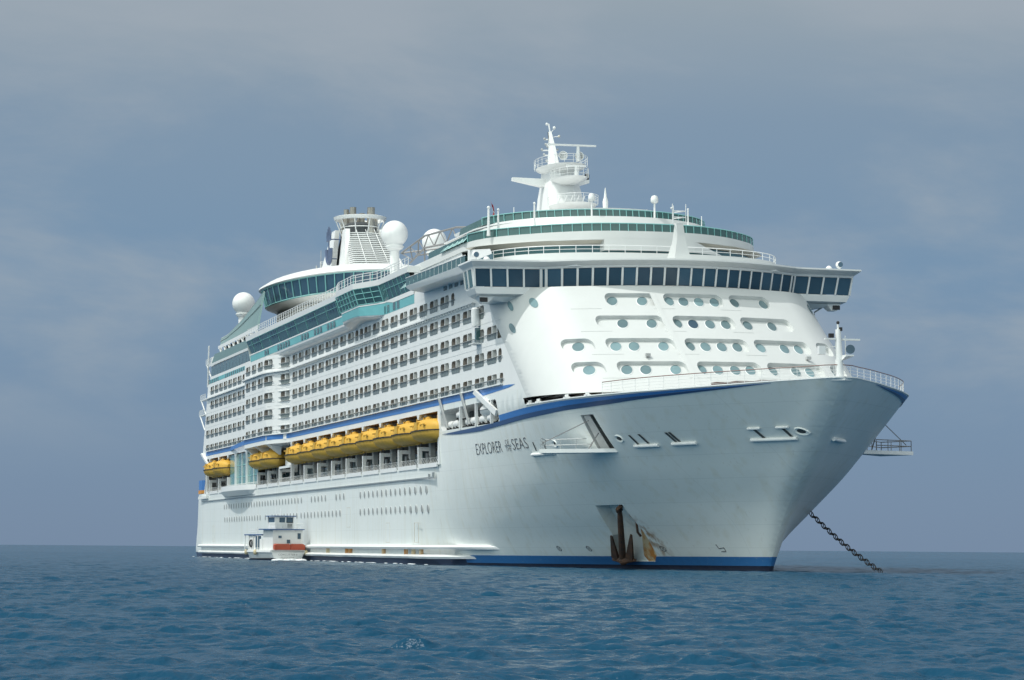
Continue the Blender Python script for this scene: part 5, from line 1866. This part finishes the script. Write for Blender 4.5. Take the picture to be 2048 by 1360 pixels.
def radar_mast():
    mb = MB()
    def sec(x0, x1, w, z):
        w *= 1.15 if z < 52.4 else 1.0
        return [(x0, -w, z), (x1 - .8, -w, z), (x1, -w * .45, z), (x1, w * .45, z), (x1 - .8, w, z), (x0, w, z), (x0 - .4, 0, z)]
    mb.rings([sec(-96, -87.8, 2.5, 41), sec(-96, -88.6, 2.3, 45), sec(-96, -90.2, 2.0, 48.2), sec(-96, -90.6, 1.7, 50), sec(-96, -90.8, 1.5, 52.3)], True, True)
    # raked pole mast
    mb.rings([sec(-96.4, -94.6, .7, 52.3), sec(-97.2, -95.9, .42, 55.2), sec(-98.0, -97.5, .2, 57.6)], True, True)
    # yards
    for s in (-1, 1):
        mb.hexa([(-95, s * 1.2, 49.4), (-93.6, s * 1.2, 49.4), (-93.8, s * (6.3 if s < 0 else 4.2), 50.3), (-94.6, s * (6.3 if s < 0 else 4.2), 50.3)],
                [(-95, s * 1.2, 50.6), (-93.6, s * 1.2, 50.6), (-93.8, s * (6.3 if s < 0 else 4.2), 50.7), (-94.6, s * (6.3 if s < 0 else 4.2), 50.7)])
    o = mb.build('radar_mast', ['white'], ship, True, 30)
    def platform(x0, x1, w, z, th, name):
        q = MB()
        n = 20
        q.rings([[((x0 + x1) / 2 + (x1 - x0) / 2 * f * cos(2 * pi * k / n), w * f * sin(2 * pi * k / n), zz) for k in range(n)] for f, zz in ((.45, z - th), (.95, z - .15), (1, z))], True, True)
        p = q.build(name, ['white'], o, True, 40)
        pts = [((x0 + x1) / 2 + (x1 - x0) / 2 * 1.05 * cos(2 * pi * k / n), w * 1.05 * sin(2 * pi * k / n), z) for k in range(n + 1)]
        rail(pts, 1.1, 'platform_railing', p, mats=('rail', 'rail'), rows=2, post=1.4, r=.02, rt=.035)
        return p
    platform(-98.5, -87.5, 3.1, 52.0, 1.0, 'upper_platform')
    platform(-93, -85.2, 2.2, 50.0, .6, 'middle_platform')
    platform(-92, -83.2, 3.0, 46.3, .8, 'lower_platform')
    for y in (-.9, 1.3):
        q = MB()
        q.lathe([(.12, 0), (.18, .5), (.55, 1.2), (.60, 1.2), (.2, .5)], (0, 0, 0), 16)
        h = q.build('foghorn', ['white'], o, True, 40)
        h.rotation_euler = (0, R(90), R(-12))
        h.location = (-89.2, y, 52.9)
    q = MB()
    q.box(-88.3, -87.9, -3.3, 3.3, 54.2, 54.4)
    q.tube([(-88.1, .9, 52.2), (-88.1, .9, 54.3)], [.3, .2], 8)
    sc = q.build('radar_scanner', ['white'], o)
    q = MB()
    q.box(-86.3, -86.0, -1.3, 1.3, 51.2, 51.4)
    q.tube([(-86.15, 0, 50), (-86.15, 0, 51.2)], [.28, .18], 8)
    q.build('radar_scanner', ['white'], o)
    q = MB()
    for k, (z, w) in enumerate(((53.4, .8), (54.3, 1.0), (55.0, 1.2), (55.8, .55), (56.6, .6))):
        x = -96.6 - .5 * (z - 53)
        q.tube([(x, -w, z), (x, w * (1.6 if k == 1 else .8), z + .1)], .09, 4)
        q.ball((x, -w, z + .12), .18, 8, 1, 6)
        q.ball((x, w * .8, z + .2), .16, 8, 1, 6)
    q.tube([(-97.8, 0, 57.5), (-98.1, -.1, 58.7)], .1, 5)
    q.ball((-98.3, -.3, 58.7), .2, 10, 0, 6)
    q.ball((-97.5, .5, 58.1), .22, 10, 0, 6)
    q.ball((-97.0, 1.0, 56.9), .18, 10, 2, 6)
    q.ball((-97.7, -.3, 55.6), .24, 10, 1, 6)
    q.tube([(-97.8, 0, 57.3), (-97.5, .5, 58.0)], .05, 4)
    q.tube([(-97.6, 0, 56.8), (-97.0, 1.0, 56.9)], .05, 4)
    q.build('signal_lantern', ['white', 'grey', 'offwhite'], o)
    q = MB()
    q.lathe([(.12, 0), (.3, .2), (.34, .7), (.2, .9)], (-94.2, 4.0, 50.7), 8)
    q.build('yard_lamp', ['black'], o)
    # wave-guard shield at the mast foot
    q = MB()
    n = 16
    for k in range(n):
        a, b = -1.25 + 2.5 * k / n, -1.25 + 2.5 * (k + 1) / n
        q.quad((-89 + 6.0 * cos(a), 5.0 * sin(a), 42), (-89 + 6.0 * cos(b), 5.0 * sin(b), 42), (-89 + 5.4 * cos(b), 4.7 * sin(b), 44.2), (-89 + 5.4 * cos(a), 4.7 * sin(a), 44.2))
    for k in range(6):
        q.tube([(-87.9, -2 + .8 * k, 46.4), (-87.2, -1.7 + .8 * k, 47.6)], .1, 4)
    q.build('mast_shield', ['white'], o)
radar_mast()

def foremast():
    q = MB()
    q.rings([[(x0, y0, z), (x1, y0, z), (x1, y1, z), (x0, y1, z)] for x0, x1, y0, y1, z in ((-48.5, -45.4, -1.05, 1.05, 34.5), (-47.4, -45.8, -.55, .45, 37.0), (-47.0, -46.1, -.42, .3, 38.9))], True, True)
    o = q.build('signal_mast', ['front'], ship, True, 30)
    q = MB()
    for x, y in ((-46, -1.0), (-46, .6), (-47.4, -.4)):
        q.tube([(x, y, 38.9), (x, y, 41.1)], .05, 4)
    for z in (38.95, 39.6, 40.3):
        q.tube([(-46, -1.0, z), (-46, .6, z), (-47.4, -.4, z), (-46, -1.0, z)], .055, 4)
    q.ball((-46, -1.1, 40.6), .14, 8, 0, 6)
    q.build('mast_cage', ['rail'], o)
foremast()

def poles():
    for y, z0, z1, r, dm in ((-17.0, 40.6, 42.8, .12, 0), (-15.8, 40.9, 42.6, .09, 0), (-11.3, 41.6, 43.5, .1, 0), (-4.1, 41.4, 44.1, .1, .43), (3.9, 41.4, 44.1, .11, .47), (8.2, 41.0, 43.4, .07, 0), (9.95, 40.6, 42.5, .05, 0)):
        q = MB()
        q.tube([(-66.5, y, z0 - 1.2), (-66.5, y, z0), (-66.5, y, z1)], [r * 2.0, r * 1.4, r], 8)
        if dm:
            q.lathe([(.1, -.1), (dm * .8, 0), (dm, .12), (dm, .5), (dm * .75, .82), (.02, .95)], (-66.5, y, z1 - .05), 14)
        else:
            q.ball((-66.5, y, z1), r * 1.7, 8, 0, 6)
        q.build('antenna', ['white'], ship, True, 40)
    for x, y, z in ((-84, 3.5, 44.0), (-80, 7.5, 43.9), (-82, -9.5, 43.9), (-92, -6, 44.0)):
        q = MB()
        q.tube([(x, y, z - 1), (x, y, z + 1.2)], .05, 5)
        q.ball((x, y, z + .1), .4, 10, 0, 6)
        q.build('antenna', ['white'], ship, True, 40)
    q = MB()
    q.lathe([(.3, 0), (.35, 1.3), (.18, 1.9), (.05, 3.0)], (-72, -.6, 43.5), 10)
    q.build('antenna', ['white'], ship, True, 40)
poles()
fl = MB()
prev = None
for k in range(7):
    t = k / 6
    row = [(-108 + .25 * sin(t * 9), -5.1 - .35 * t, 48.6 - 1.6 * t + .3 * j - .12 * sin(7 * t + j)) for j in (0, 1, 2, 3)]
    row = [(-108 + .2 * sin(6 * t + j), -5.3 + .16 * sin(5 * j / 3) + .35 * t, 47.2 + .75 * j - .8 * t) for j in (0, 1, 2, 3)]
    if prev:
        for j in range(3):
            fl.quad(prev[j], row[j], row[j + 1], prev[j + 1], 1 if j == 1 else 0)
    prev = row
flag = fl.build('flag', ['red', 'white'])
tag(flag, 'small drooping red and white flag beside the tall radar mast', 'flag')
flag.matrix_world = SHIPM

# ------------------------------------------------------------------ rafts and boats in the openings
def raft_station():
    q = MB()
    for x in (-80.6, -71.6, -64.3, -57.4):
        if x != -80.6:
            q.box(x - .16, x + .16, -HB - .02, -HB + .3, 16.6, 19.4)
    q.hexa([(-66.6, -HB - .15, 20.9), (-66.0, -HB - .15, 20.9), (-66.0, -HB + .2, 20.9), (-66.6, -HB + .2, 20.9)], [(-66.6, -HB - .15, 20.95), (-66.0, -HB - .15, 20.95), (-66.0, -HB + .2, 20.95), (-66.6, -HB + .2, 20.95)])
    q.build('raft_station_frame', ['white'], ship)
    for x0, x1 in ((-80.4, -78.2), (-69.6, -67.6)):
        q = MB()
        q.hexa([(x1 - .25, -HB + .0, 17.0), (x1 + .25, -HB + .0, 17.0), (x1 + .25, -HB + .2, 17.0), (x1 - .25, -HB + .2, 17.0)], [(x0 - .25, -HB - .5, 20.8), (x0 + .25, -HB - .5, 20.8), (x0 + .25, -HB - .3, 20.8), (x0 - .25, -HB - .3, 20.8)])
        q.build('raft_davit', ['grey'], ship)
    q = MB()
    q.hexa([(-55.3, -HB - .1, 17.4), (-54.7, -HB - .1, 18.0), (-54.7, -HB + .2, 18.0), (-55.3, -HB + .2, 17.4)], [(-63.6, -HB - .5, 20.4), (-62.8, -HB - .5, 20.75), (-62.8, -HB - .2, 20.75), (-63.6, -HB - .2, 20.4)])
    q.build('raft_davit', ['white'], ship)
    q = MB()
    q.hexa([(-267.4, -HB - .1, 17.2), (-266.6, -HB - .1, 17.5), (-266.6, -HB + .3, 17.5), (-267.4, -HB + .3, 17.2)], [(-276.2, -HB - .5, 20.5), (-275.2, -HB - .5, 20.7), (-275.2, -HB - .1, 20.7), (-276.2, -HB - .1, 20.5)])
    q.build('raft_davit', ['white'], ship)
raft_station()
def put(o, x, y, z, rz=0.0):
    o.matrix_world = SHIPM @ Matrix.Translation((x, y, z)) @ Matrix.Rotation(rz, 4, 'Z')
raft0 = None
RAFTS = [(-78.4, 17.05, 'raft canister low in the dark opening, beside the foremost lifeboat'), (-75.2, 17.05, 'raft canister just below the propped-up one in the dark opening'),
         (-69.2, 17.05, 'raft canister between the two white posts, aft one of the low pair'), (-66.8, 17.05, 'raft canister between the two white posts, forward one of the low pair'),
         (-62.8, 17.05, 'raft canister directly below the white rescue boat'), (-59.2, 17.05, 'raft canister at the foot of the slanting white davit'),
         (-73.6, 18.1, 'raft canister propped above the others beside the aft white post')]
for x, z, lb in RAFTS:
    if raft0 is None:
        q = MB()
        q.tube([(-1.25, 0, .55), (-1.15, 0, .55), (-.7, 0, .55), (.7, 0, .55), (1.15, 0, .55), (1.25, 0, .55)], [.2, .4, .5, .5, .4, .2], 14)
        raft0 = thing('life_raft', 'x', 'life raft', group='white raft canisters in the forward opening')
        q.build('canister', ['tender'], raft0, True, 40)
        q = MB()
        q.box(-.8, -.5, -.45, .45, 0, .25); q.box(.5, .8, -.45, .45, 0, .25)
        q.build('cradle', ['black'], raft0)
        o = raft0
    else:
        o = copy_tree(raft0)
    o['label'] = 'white ' + lb
    put(o, x, -HB + .75, z - .25)
rb = thing('rescue_boat', 'white rounded rescue boat hanging at the end of the dark raft opening', 'rescue boat')
q = MB()
q.rings([[(x, w * cos(a), 1.0 + h * sin(a)) for a in [pi * 2 * k / 14 for k in range(14)]] for x, w, h in ((-2.6, .2, .2), (-2.4, .8, .65), (-1.2, 1.0, .85), (1.2, 1.0, .85), (2.4, .8, .65), (2.6, .2, .2))], True, True)
q.build('boat_body', ['tender'], rb, True, 50)
q = MB()
q.rings([[(x, w * cos(a), 1.0 + .06 * sin(a)) for a in [pi * 2 * k / 14 for k in range(14)]] for x, w in ((-2.6, .3), (-2.4, .88), (-1.2, 1.08), (1.2, 1.08), (2.4, .88), (2.6, .3))], True, True)
q.build('rubbing_strip', ['black'], rb)
put(rb, -60.6, -HB + 1.0, 17.35)

def make_lifeboat():
    t = thing('lifeboat', 'x', 'lifeboat', group='yellow lifeboats hanging along the ship')
    st = [(-5.55, .02, .15), (-5.35, .75, .62), (-4.6, 1.45, .9), (-3.0, 1.95, 1.0), (0, 2.1, 1.0), (3.0, 1.95, 1.0), (4.6, 1.45, .92), (5.3, .75, .7), (5.55, .03, .3)]
    h, c = MB(), MB()
    rr = []
    for x, w, k in st:
        rr.append([(x, w * cos(a), 1.55 - 1.5 * k * max(0, sin(a)) ** .8) for a in np.linspace(0, pi, 13)])
    h.rings(rr, False, False)
    h.build('boat_hull', ['yel2'], t, True, 60)
    rr = []
    for x, w, k in [(-5.35, .35, .35), (-5.0, .95, .62), (-4.2, 1.45, .84), (-2.6, 1.9, .98), (0, 2.05, 1.0), (2.6, 1.9, .98), (4.2, 1.45, .86), (5.0, .95, .65), (5.35, .35, .4)]:
        rr.append([(x, w * (abs(cos(a)) ** .7) * (1 if cos(a) > 0 else -1), 1.6 + 1.75 * k * max(0, sin(a)) ** .75) for a in np.linspace(0, pi, 13)])
    c.rings(rr, False, False)
    for e in (0, -1):
        c.add(rr[e], [tuple(range(13))])
    c.build('canopy', ['yel'], t, True, 50)
    g = MB()
    g.rings([[(x, s * (w + .08), z) for s in (-1, 1) for z in (1.48, 1.66)][0:2] + [(x, w + .08, 1.66), (x, w + .08, 1.48)] for x, w, k in st], True, True)
    g.build('gunwale', ['black'], t)
    w_ = MB()
    for x in (-3.4, -2.2, 2.0, 3.2):
        w_.box(x - .28, x + .28, -1.96, -1.7, 2.3, 2.5)
    build_each(w_, 'boat_window', ['yel2'], t)
    d = MB()
    d.box(-.75, .75, -2.09, -1.7, 1.72, 2.85)
    d.build('side_hatch', ['yel2'], t)
    k = MB()
    k.hexa([(-4.4, -.1, -.08), (4.4, -.1, -.08), (4.4, .1, -.08), (-4.4, .1, -.08)], [(-4.7, -.12, .35), (4.7, -.12, .35), (4.7, .12, .35), (-4.7, .12, .35)])
    k.build('keel', ['yel2'], t)
    s = MB()
    s.lathe([(.5, 0), (.45, .35), (.2, .45)], (-1.2, 0, 3.3), 10)
    s.box(-3.9, -3.6, -.15, .15, 3.0, 3.75); s.box(3.6, 3.9, -.15, .15, 3.0, 3.75)
    build_each(s, 'lifting_hook', ['yel'], t)
    return t
boat0 = make_lifeboat()
ordn = ['foremost', 'second', 'third', 'fourth', 'middle (fifth)', 'sixth', 'seventh', 'eighth', 'aftmost (ninth)']
BO = []
for k in range(9):
    BO.append(((DIV[k] + DIV[k + 1]) / 2 + .4, '%s yellow lifeboat in the long row of nine, counting from the bow' % ordn[k]))
BO += [(-197.8, 'yellow lifeboat of the middle pair, the one beside the long row'), (-208.2, 'yellow lifeboat of the middle pair, the one beside the green glass screen'),
       (-251.0, 'yellow lifeboat of the pair by the stern, the one beside a narrow gangway'), (-261.6, 'yellow lifeboat hanging beside the slanting white arm at the stern')]
for i, (x, lb) in enumerate(BO):
    o = boat0 if i == 0 else copy_tree(boat0)
    o['label'] = lb
    put(o, x, -HB + .35 - (0.25 if -215 < x < -190 else 0), 15.62)
    o.scale = (1, 1, .87)

# ------------------------------------------------------------------ anchor and chain
def anchor():
    t = thing('anchor', 'rusty stockless anchor drawn up in the stained bow pocket', 'anchor')
    P = lambda x, z, o: Vector(hs(x, z, o))
    q = MB()
    top, bot = P(-35.6, 6.3, -.2), P(-41.8, 1.6, .4)
    q.tube([top, top * .85 + bot * .15, bot], [.22, .30, .40], 10)
    q.tube([top + Vector((.0, -.25, .1)), top + Vector((.1, .3, .1))], .2, 8)
    q.build('shank', ['rust'], t)
    q = MB()
    c0, c1 = P(-44.0, 1.35, .35), P(-39.9, 1.35, .45)
    q.tube([c0, c0 * .7 + c1 * .3, (c0 + c1) / 2 + Vector((0, -.12, -.1)), c0 * .3 + c1 * .7, c1], [.16, .34, .52, .34, .16], 10)
    q.build('crown', ['rust'], t)
    for a, b in ((P(-43.2, 1.5, .4), P(-40.35, 3.95, .4)), (P(-40.6, 1.5, .45), P(-37.1, 3.9, .2))):
        q = MB()
        d = (b - a).normalized()
        n = hn(-41, 2.5)
        s = d.cross(n).normalized()
        q.hexa([a - s * .5 - n * .15, a + s * .5 - n * .15, a + s * .5 + n * .2, a - s * .5 + n * .2], [b - s * .12 - n * .08, b + s * .12 - n * .08, b + s * .12 + n * .08, b - s * .12 + n * .08])
        q.build('fluke', ['rust'], t)
    q = MB()
    q.tube([P(-34.6, 6.75, -.3), P(-35.2, 6.6, .15), P(-35.6, 6.3, .1)], .22, 6)
    q.tube([P(-34.75, 5.0, -.1), P(-35.6, 4.2, .15), P(-35.9, 3.7, .1)], .14, 5)
    q.build('shackle', ['rust'], t)
    t.matrix_world = SHIPM
anchor()
def chain():
    a, b = Vector((-31.4, 9.2, 6.05)), Vector((-11.6, 9.0, -.35))
    q = MB()
    Ld = (b - a).length
    n = 24
    d0 = (b - a)
    for k in range(n):
        ov = .24 if k % 2 == 0 else -.02
        t0, t1 = (k - ov) / n, (k + 1 + ov) / n
        sag = lambda t: Vector((0, 0, -.35 * sin(pi * min(1, max(0, t)))))
        p0, p1 = a + d0 * t0 + sag(t0), a + d0 * t1 + sag(t1)
        d = (p1 - p0).normalized()
        s = d.cross(Vector((0, 0, 1))).normalized()
        u = s.cross(d)
        w = (s if k % 2 else u)
        c = (p0 + p1) / 2
        hl, hw = (p1 - p0).length / 2 - .06, .27 if k % 2 == 0 else .16
        ring = []
        for j in range(13):
            an = 2 * pi * j / 12
            ring.append(c + d * (hl * cos(an)) + w * (hw * (abs(sin(an)) ** .6) * (1 if sin(an) > 0 else -1)))
        q.tube(ring, .058, 5, 0, False)
        q.tube([c - w * hw, c + w * hw], .05, 4)
    o = q.build('anchor_chain', ['chain'])
    tag(o, 'heavy dark anchor chain slanting from the bow into the water', 'anchor chain')
    o.matrix_world = SHIPM
chain()

# ------------------------------------------------------------------ tender alongside
def tender():
    t = thing('tender_boat', 'small white and blue tender boat with red stern cover alongside the ship', 'tender boat', (-171.8, -24.2, 0), R(180 + 10))
    t.scale = (1.15, 1.0, 0.94)
    # local: +x bow, y to port, origin amidships
    h = MB()
    st = [(-6.5, 2.75, .25), (-6.3, 2.8, .2), (0, 2.9, .1), (3.5, 2.5, .1), (6, 1.4, .2), (7.5, .15, .35)]
    rr = []
    for x, w, rise in st:
        rr.append([(x, w, 1.75), (x, w * .97, 1.2), (x, w * .85, .2 + rise), (x, 0, -.7 + rise), (x, -w * .85, .2 + rise), (x, -w * .97, 1.2), (x, -w, 1.75)])
    h.rings(rr, True, True)
    hl = h.build('boat_hull', ['tender'], t, True, 35)
    g = MB()
    g.rings([[(x, w + .18, 1.3), (x, w + .18, 1.62), (x, -w - .18, 1.62), (x, -w - .18, 1.3)] for x, w, r_ in st], True, True)
    g.build('rubbing_strip', ['white'], hl)
    b = MB()
    b.rings([[(x * 1.002, w * .9 + .02, .15), (x * 1.002, w * .86 + .02, -.2), (x * 1.002, -w * .86 - .02, -.2), (x * 1.002, -w * .9 - .02, .15)] for x, w, r_ in st[:4]], True, True)
    b.build('boot_stripe', ['boot'], hl)
    c = MB()
    c.box(-6.0, -2.2, -2.6, 2.3, 1.75, 5.0)
    cb = c.build('stern_cabin', ['tender'], t)
    c = MB()
    c.box(-6.4, -1.9, -2.75, 2.95, 5.0, 5.17, 0)
    c.build('cabin_roof', ['trim'], t)
    for y, z, w, hh in ((1.15, 3.85, .5, .4), (-.25, 3.1, .52, .6), (-2.0, 4.0, .5, .95)):
        q = MB()
        q.box(-6.08, -6.0, y - w / 2, y + w / 2, z - hh / 2, z + hh / 2)
        q.build('cabin_window', ['dglass'], cb)
    for y0, y1 in ((-.35, 2.25), (-2.75, -.42)):
        q = MB()
        q.rings([[(-6.35, y, z), (-6.65, y, z - .1), (-6.65, y, 1.72), (-6.05, y, 1.72), (-6.05, y, z)] for y, z in ((y0, 2.55), (y0 + .2, 2.72), (y1 - .2, 2.72), (y1, 2.55))], True, True)
        q.build('engine_cover', ['brick'], t)
    c = MB()
    c.box(-5.4, -2.6, -1.3, 1.7, 5.17, 6.15, 0)
    for x in (-5.4, -2.6):
        for y in (-1.3, 0.0, 1.7):
            c.box(x - .07, x + .07, y - .08, y + .08, 6.15, 7.2, 0)
    c.box(-5.45, -5.35, .0, 1.7, 6.15, 7.2, 0)
    wh = c.build('wheelhouse', ['tender'], t)
    q = MB()
    q.box(-5.75, -2.3, -1.6, 2.0, 7.2, 7.36)
    q.build('wheelhouse_roof', ['trim'], t)
    q = MB()
    q.box(-5.38, -5.32, -1.2, -.1, 6.2, 7.12)
    q.box(-5.5, -5.44, .15, 1.05, 6.25, 7.05)
    q.box(-5.2, -2.8, 1.66, 1.72, 6.25, 7.1)
    q.build('wheelhouse_window', ['dglass'], wh)
    q = MB()
    for z in (5.4, 5.65, 5.9, 6.15):
        q.box(-5.5, -5.42, -1.15, -.2, z, z + .1)
    q.build('ladder', ['dark'], wh)
    rail([(-6.2, 2.8, 5.17), (-6.2, -2.6, 5.17)], .9, 'roof_railing', t, mats=('rail', 'rail'), rows=2, post=.9, r=.025, rt=.035)
    rail([(5.6, 2.1, 1.75), (6.6, 1.1, 1.9), (7.4, 0, 2.0), (6.6, -1.1, 1.9), (5.6, -2.1, 1.75)], .9, 'bow_pulpit', t, mats=('rail', 'rail'), rows=2, post=.9, r=.025, rt=.035)
    q = MB()
    q.tube([(-4.4, .4, 7.3), (-4.4, .4, 8.6)], [.1, .03], 6)
    q.tube([(-3.6, .9, 7.3), (-3.6, .9, 9.4)], .03, 4)
    q.build('tender_mast', ['white'], wh)
    # forward shelter
    q = MB()
    q.box(-1.9, 5.0, -2.3, 2.5, 4.1, 4.3, 0)
    q.build('shelter_roof', ['trim'], t)
    q = MB()
    for x in (-.2, 1.6, 3.4, 4.9):
        for y in (-2.2, 2.4):
            q.tube([(x, y, 1.7), (x, y, 4.15)], .08, 5)
    q.box(-2.2, -1.0, 2.2, 2.4, 1.7, 3.5)
    q.tube([(0, 2.4, 4.3), (0, 2.4, 5.6)], .05, 4)
    for z in (4.7, 5.1):
        q.tube([(.5, 2.0, z), (4.0, 2.0, z)], .05, 4)
    q.build('shelter_post', ['tender'], t)
    q = MB()
    q.box(-1.2, .7, 2.25, 2.35, 2.1, 4.0)
    q.build('shelter_window', ['dglass'], t)
    q = MB()
    q.tube([(2.2 + .55 * cos(2 * pi * k / 20), 2.5, 2.75 + .55 * sin(2 * pi * k / 20)) for k in range(21)], .13, 6, 0, False)
    q.build('life_ring', ['black'], t)
    q = MB()
    q.box(.9, 3.4, 2.2, 2.3, 1.7, 4.1)
    q.build('shelter_panel', ['tender'], t)
    for x, y in ((5.9, 1.75), (-1.0, 3.1), (-6.4, -3.0)):
        q = MB()
        q.tube([(x, y, .85), (x, y, 1.0), (x, y, 1.6), (x, y, 1.75)], [.1, .28, .28, .1], 10)
        q.build('fender', ['fender'], t, True)
    v, f = text_mesh('COXCUTTER II', 1.0)
    q = MB()
    q.add([(-6.54, 1.6 - 3.1 * a, .78 + .32 * b_) for a, b_ in v], f)
    q.build('transom_lettering', ['letter'], hl)
    v, f = text_mesh('GEORGE TOWN', 1.0)
    q = MB()
    q.add([(-6.54, 1.2 - 2.2 * a, .38 + .2 * b_) for a, b_ in v], f)
    q.build('transom_lettering', ['letter'], hl)
tender()

# ------------------------------------------------------------------ sea
def sea():
    rng = np.random.default_rng(11)
    # rows spaced with distance from the photographer's boat, wide enough for a step to either side
    r = [24.0]
    while r[-1] < 800:
        r.append(r[-1] + max(.07, r[-1] * .0017))
    r = np.array(r)
    ax, ay = -_f.x, -_f.y
    base = math.atan2(_f.y, _f.x)
    th = np.linspace(base - .28, base + .28, 600)
    Rr, T = np.meshgrid(r, th, indexing='ij')
    X = CAMP.x + Rr * np.cos(T)
    Y = CAMP.y + Rr * np.sin(T)
    Z = np.zeros_like(X)
    wd = base + pi
    E = np.zeros_like(X)
    for i in range(14):             # patches where the breeze ruffles the water more
        lam = rng.uniform(1.6, 9)
        d = rng.uniform(0, 2 * pi)
        E += np.sin(2 * pi / lam * (X * cos(d) + Y * sin(d)) + rng.random() * 6.28) / 14 ** .5
    env = np.clip(.80 + .45 * E, .35, 1.9)
    for i in range(160):
        lam = 0.24 * (1.9 / .24) ** rng.random() if i < 130 else rng.uniform(2.5, 9)
        k = 2 * pi / lam
        a = (.0058 * lam ** .9 if i < 130 else .0022 * lam ** .8) * (.6 + .8 * rng.random())
        d = wd + rng.normal(0, .55)
        ph = rng.random() * 2 * pi
        fade = np.clip(lam / (np.maximum(.07, Rr * .0017) * 2.6) - .6, 0, 1)
        s = np.sin(k * (X * cos(d) + Y * sin(d)) + ph)
        g = env if i < 130 else 1.0
        Z += a * fade * g * (s + .4 * (s * s - .5))
    Z -= 0.05
    n, m = X.shape
    V = np.stack([X, Y, Z], -1).reshape(-1, 3)
    me = bpy.data.meshes.new('sea')
    ii = (np.arange(n - 1)[:, None] * m + np.arange(m - 1)[None, :]).reshape(-1)
    F = np.stack([ii, ii + m, ii + m + 1, ii + 1], -1)
    me.vertices.add(len(V))
    me.vertices.foreach_set('co', V.reshape(-1))
    me.loops.add(F.size)
    me.loops.foreach_set('vertex_index', F.reshape(-1))
    me.polygons.add(len(F))
    me.polygons.foreach_set('loop_start', np.arange(0, F.size, 4))
    me.polygons.foreach_set('loop_total', np.full(len(F), 4))
    me.polygons.foreach_set('use_smooth', np.ones(len(F), bool))
    me.update(calc_edges=True)
    me.validate()
    m_ = bpy.data.materials.new('sea_water')
    m_.use_nodes = True
    t = m_.node_tree
    b = t.nodes['Principled BSDF']
    b.inputs['Base Color'].default_value = (0.010, 0.050, 0.085, 1)
    b.inputs['Roughness'].default_value = 0.2
    b.inputs['IOR'].default_value = 1.333
    b.inputs['Specular IOR Level'].default_value = 0.10
    co = t.nodes.new('ShaderNodeTexCoord')
    hs_ = []
    for sc_, dist in ((1.5, .15), (5.0, .045)):
        q = t.nodes.new('ShaderNodeTexNoise')
        q.inputs['Scale'].default_value = sc_
        q.inputs['Detail'].default_value = 3
        t.links.new(co.outputs['Object'], q.inputs['Vector'])
        hs_.append((q, dist))
    prev = None
    for q, dist in hs_:
        bp = t.nodes.new('ShaderNodeBump')
        bp.inputs['Strength'].default_value = 1.0
        bp.inputs['Distance'].default_value = dist
        t.links.new(q.outputs[0], bp.inputs['Height'])
        if prev:
            t.links.new(prev.outputs[0], bp.inputs['Normal'])
        prev = bp
    t.links.new(prev.outputs[0], b.inputs['Normal'])
    # patches of darker and paler water
    big = t.nodes.new('ShaderNodeTexNoise')
    big.inputs['Scale'].default_value = .012
    big.inputs['Detail'].default_value = 3
    t.links.new(co.outputs['Object'], big.inputs['Vector'])
    mx = t.nodes.new('ShaderNodeMix')
    mx.data_type = 'RGBA'
    mx.inputs[6].default_value = (0.008, 0.046, 0.096, 1)
    mx.inputs[7].default_value = (0.010, 0.064, 0.115, 1)
    t.links.new(big.outputs[0], mx.inputs[0])
    t.links.new(mx.outputs[2], b.inputs['Base Color'])
    me.materials.append(m_)
    o = bpy.data.objects.new('sea', me)
    COL.objects.link(o)
    o['kind'] = 'structure'
    # the open sea out to the horizon, a hand lower than the wave mesh
    q = MB()
    S = 40000
    q.quad((-S, -S, -.35), (S, -S, -.35), (S, S, -.35), (-S, S, -.35))
    M['sea_water'] = m_
    far = q.build('open_sea', ['sea_water'])
    far['kind'] = 'structure'
sea()
def foam():
    rng = random.Random(5)
    q = MB()
    for k in range(26):       # wash behind the tender
        x, y = -164.4 + rng.uniform(-.8, 2.0), -23.2 + rng.uniform(-2.3, 2.3)
        r_ = rng.uniform(.25, .75)
        n0 = len(q.v)
        q.ball((x, y, 0), r_, 10, 0, 6)
        for i in range(n0, len(q.v)):
            vx, vy, vz = q.v[i]
            q.v[i] = (vx + rng.uniform(-.12, .12), vy + rng.uniform(-.12, .12), vz * .35 + rng.uniform(-.06, .06))
    for k in range(70):      # pale lapping line along the ship's waterline
        x = rng.uniform(-286, -84)
        y = -19.9 - rng.random() ** 2 * 1.6
        n0 = len(q.v)
        q.ball((x, y, -.02), rng.uniform(.12, .32), 6, 0, 4)
        for i in range(n0, len(q.v)):
            vx, vy, vz = q.v[i]
            q.v[i] = (x + (vx - x) * rng.uniform(3, 4.5), vy, vz * .22 + .03)
    o = q.build('wake_foam', ['foam'], None, True)
    o['kind'] = 'stuff'
    o['label'] = 'white foam churned up at the tender boat\'s stern'
foam()
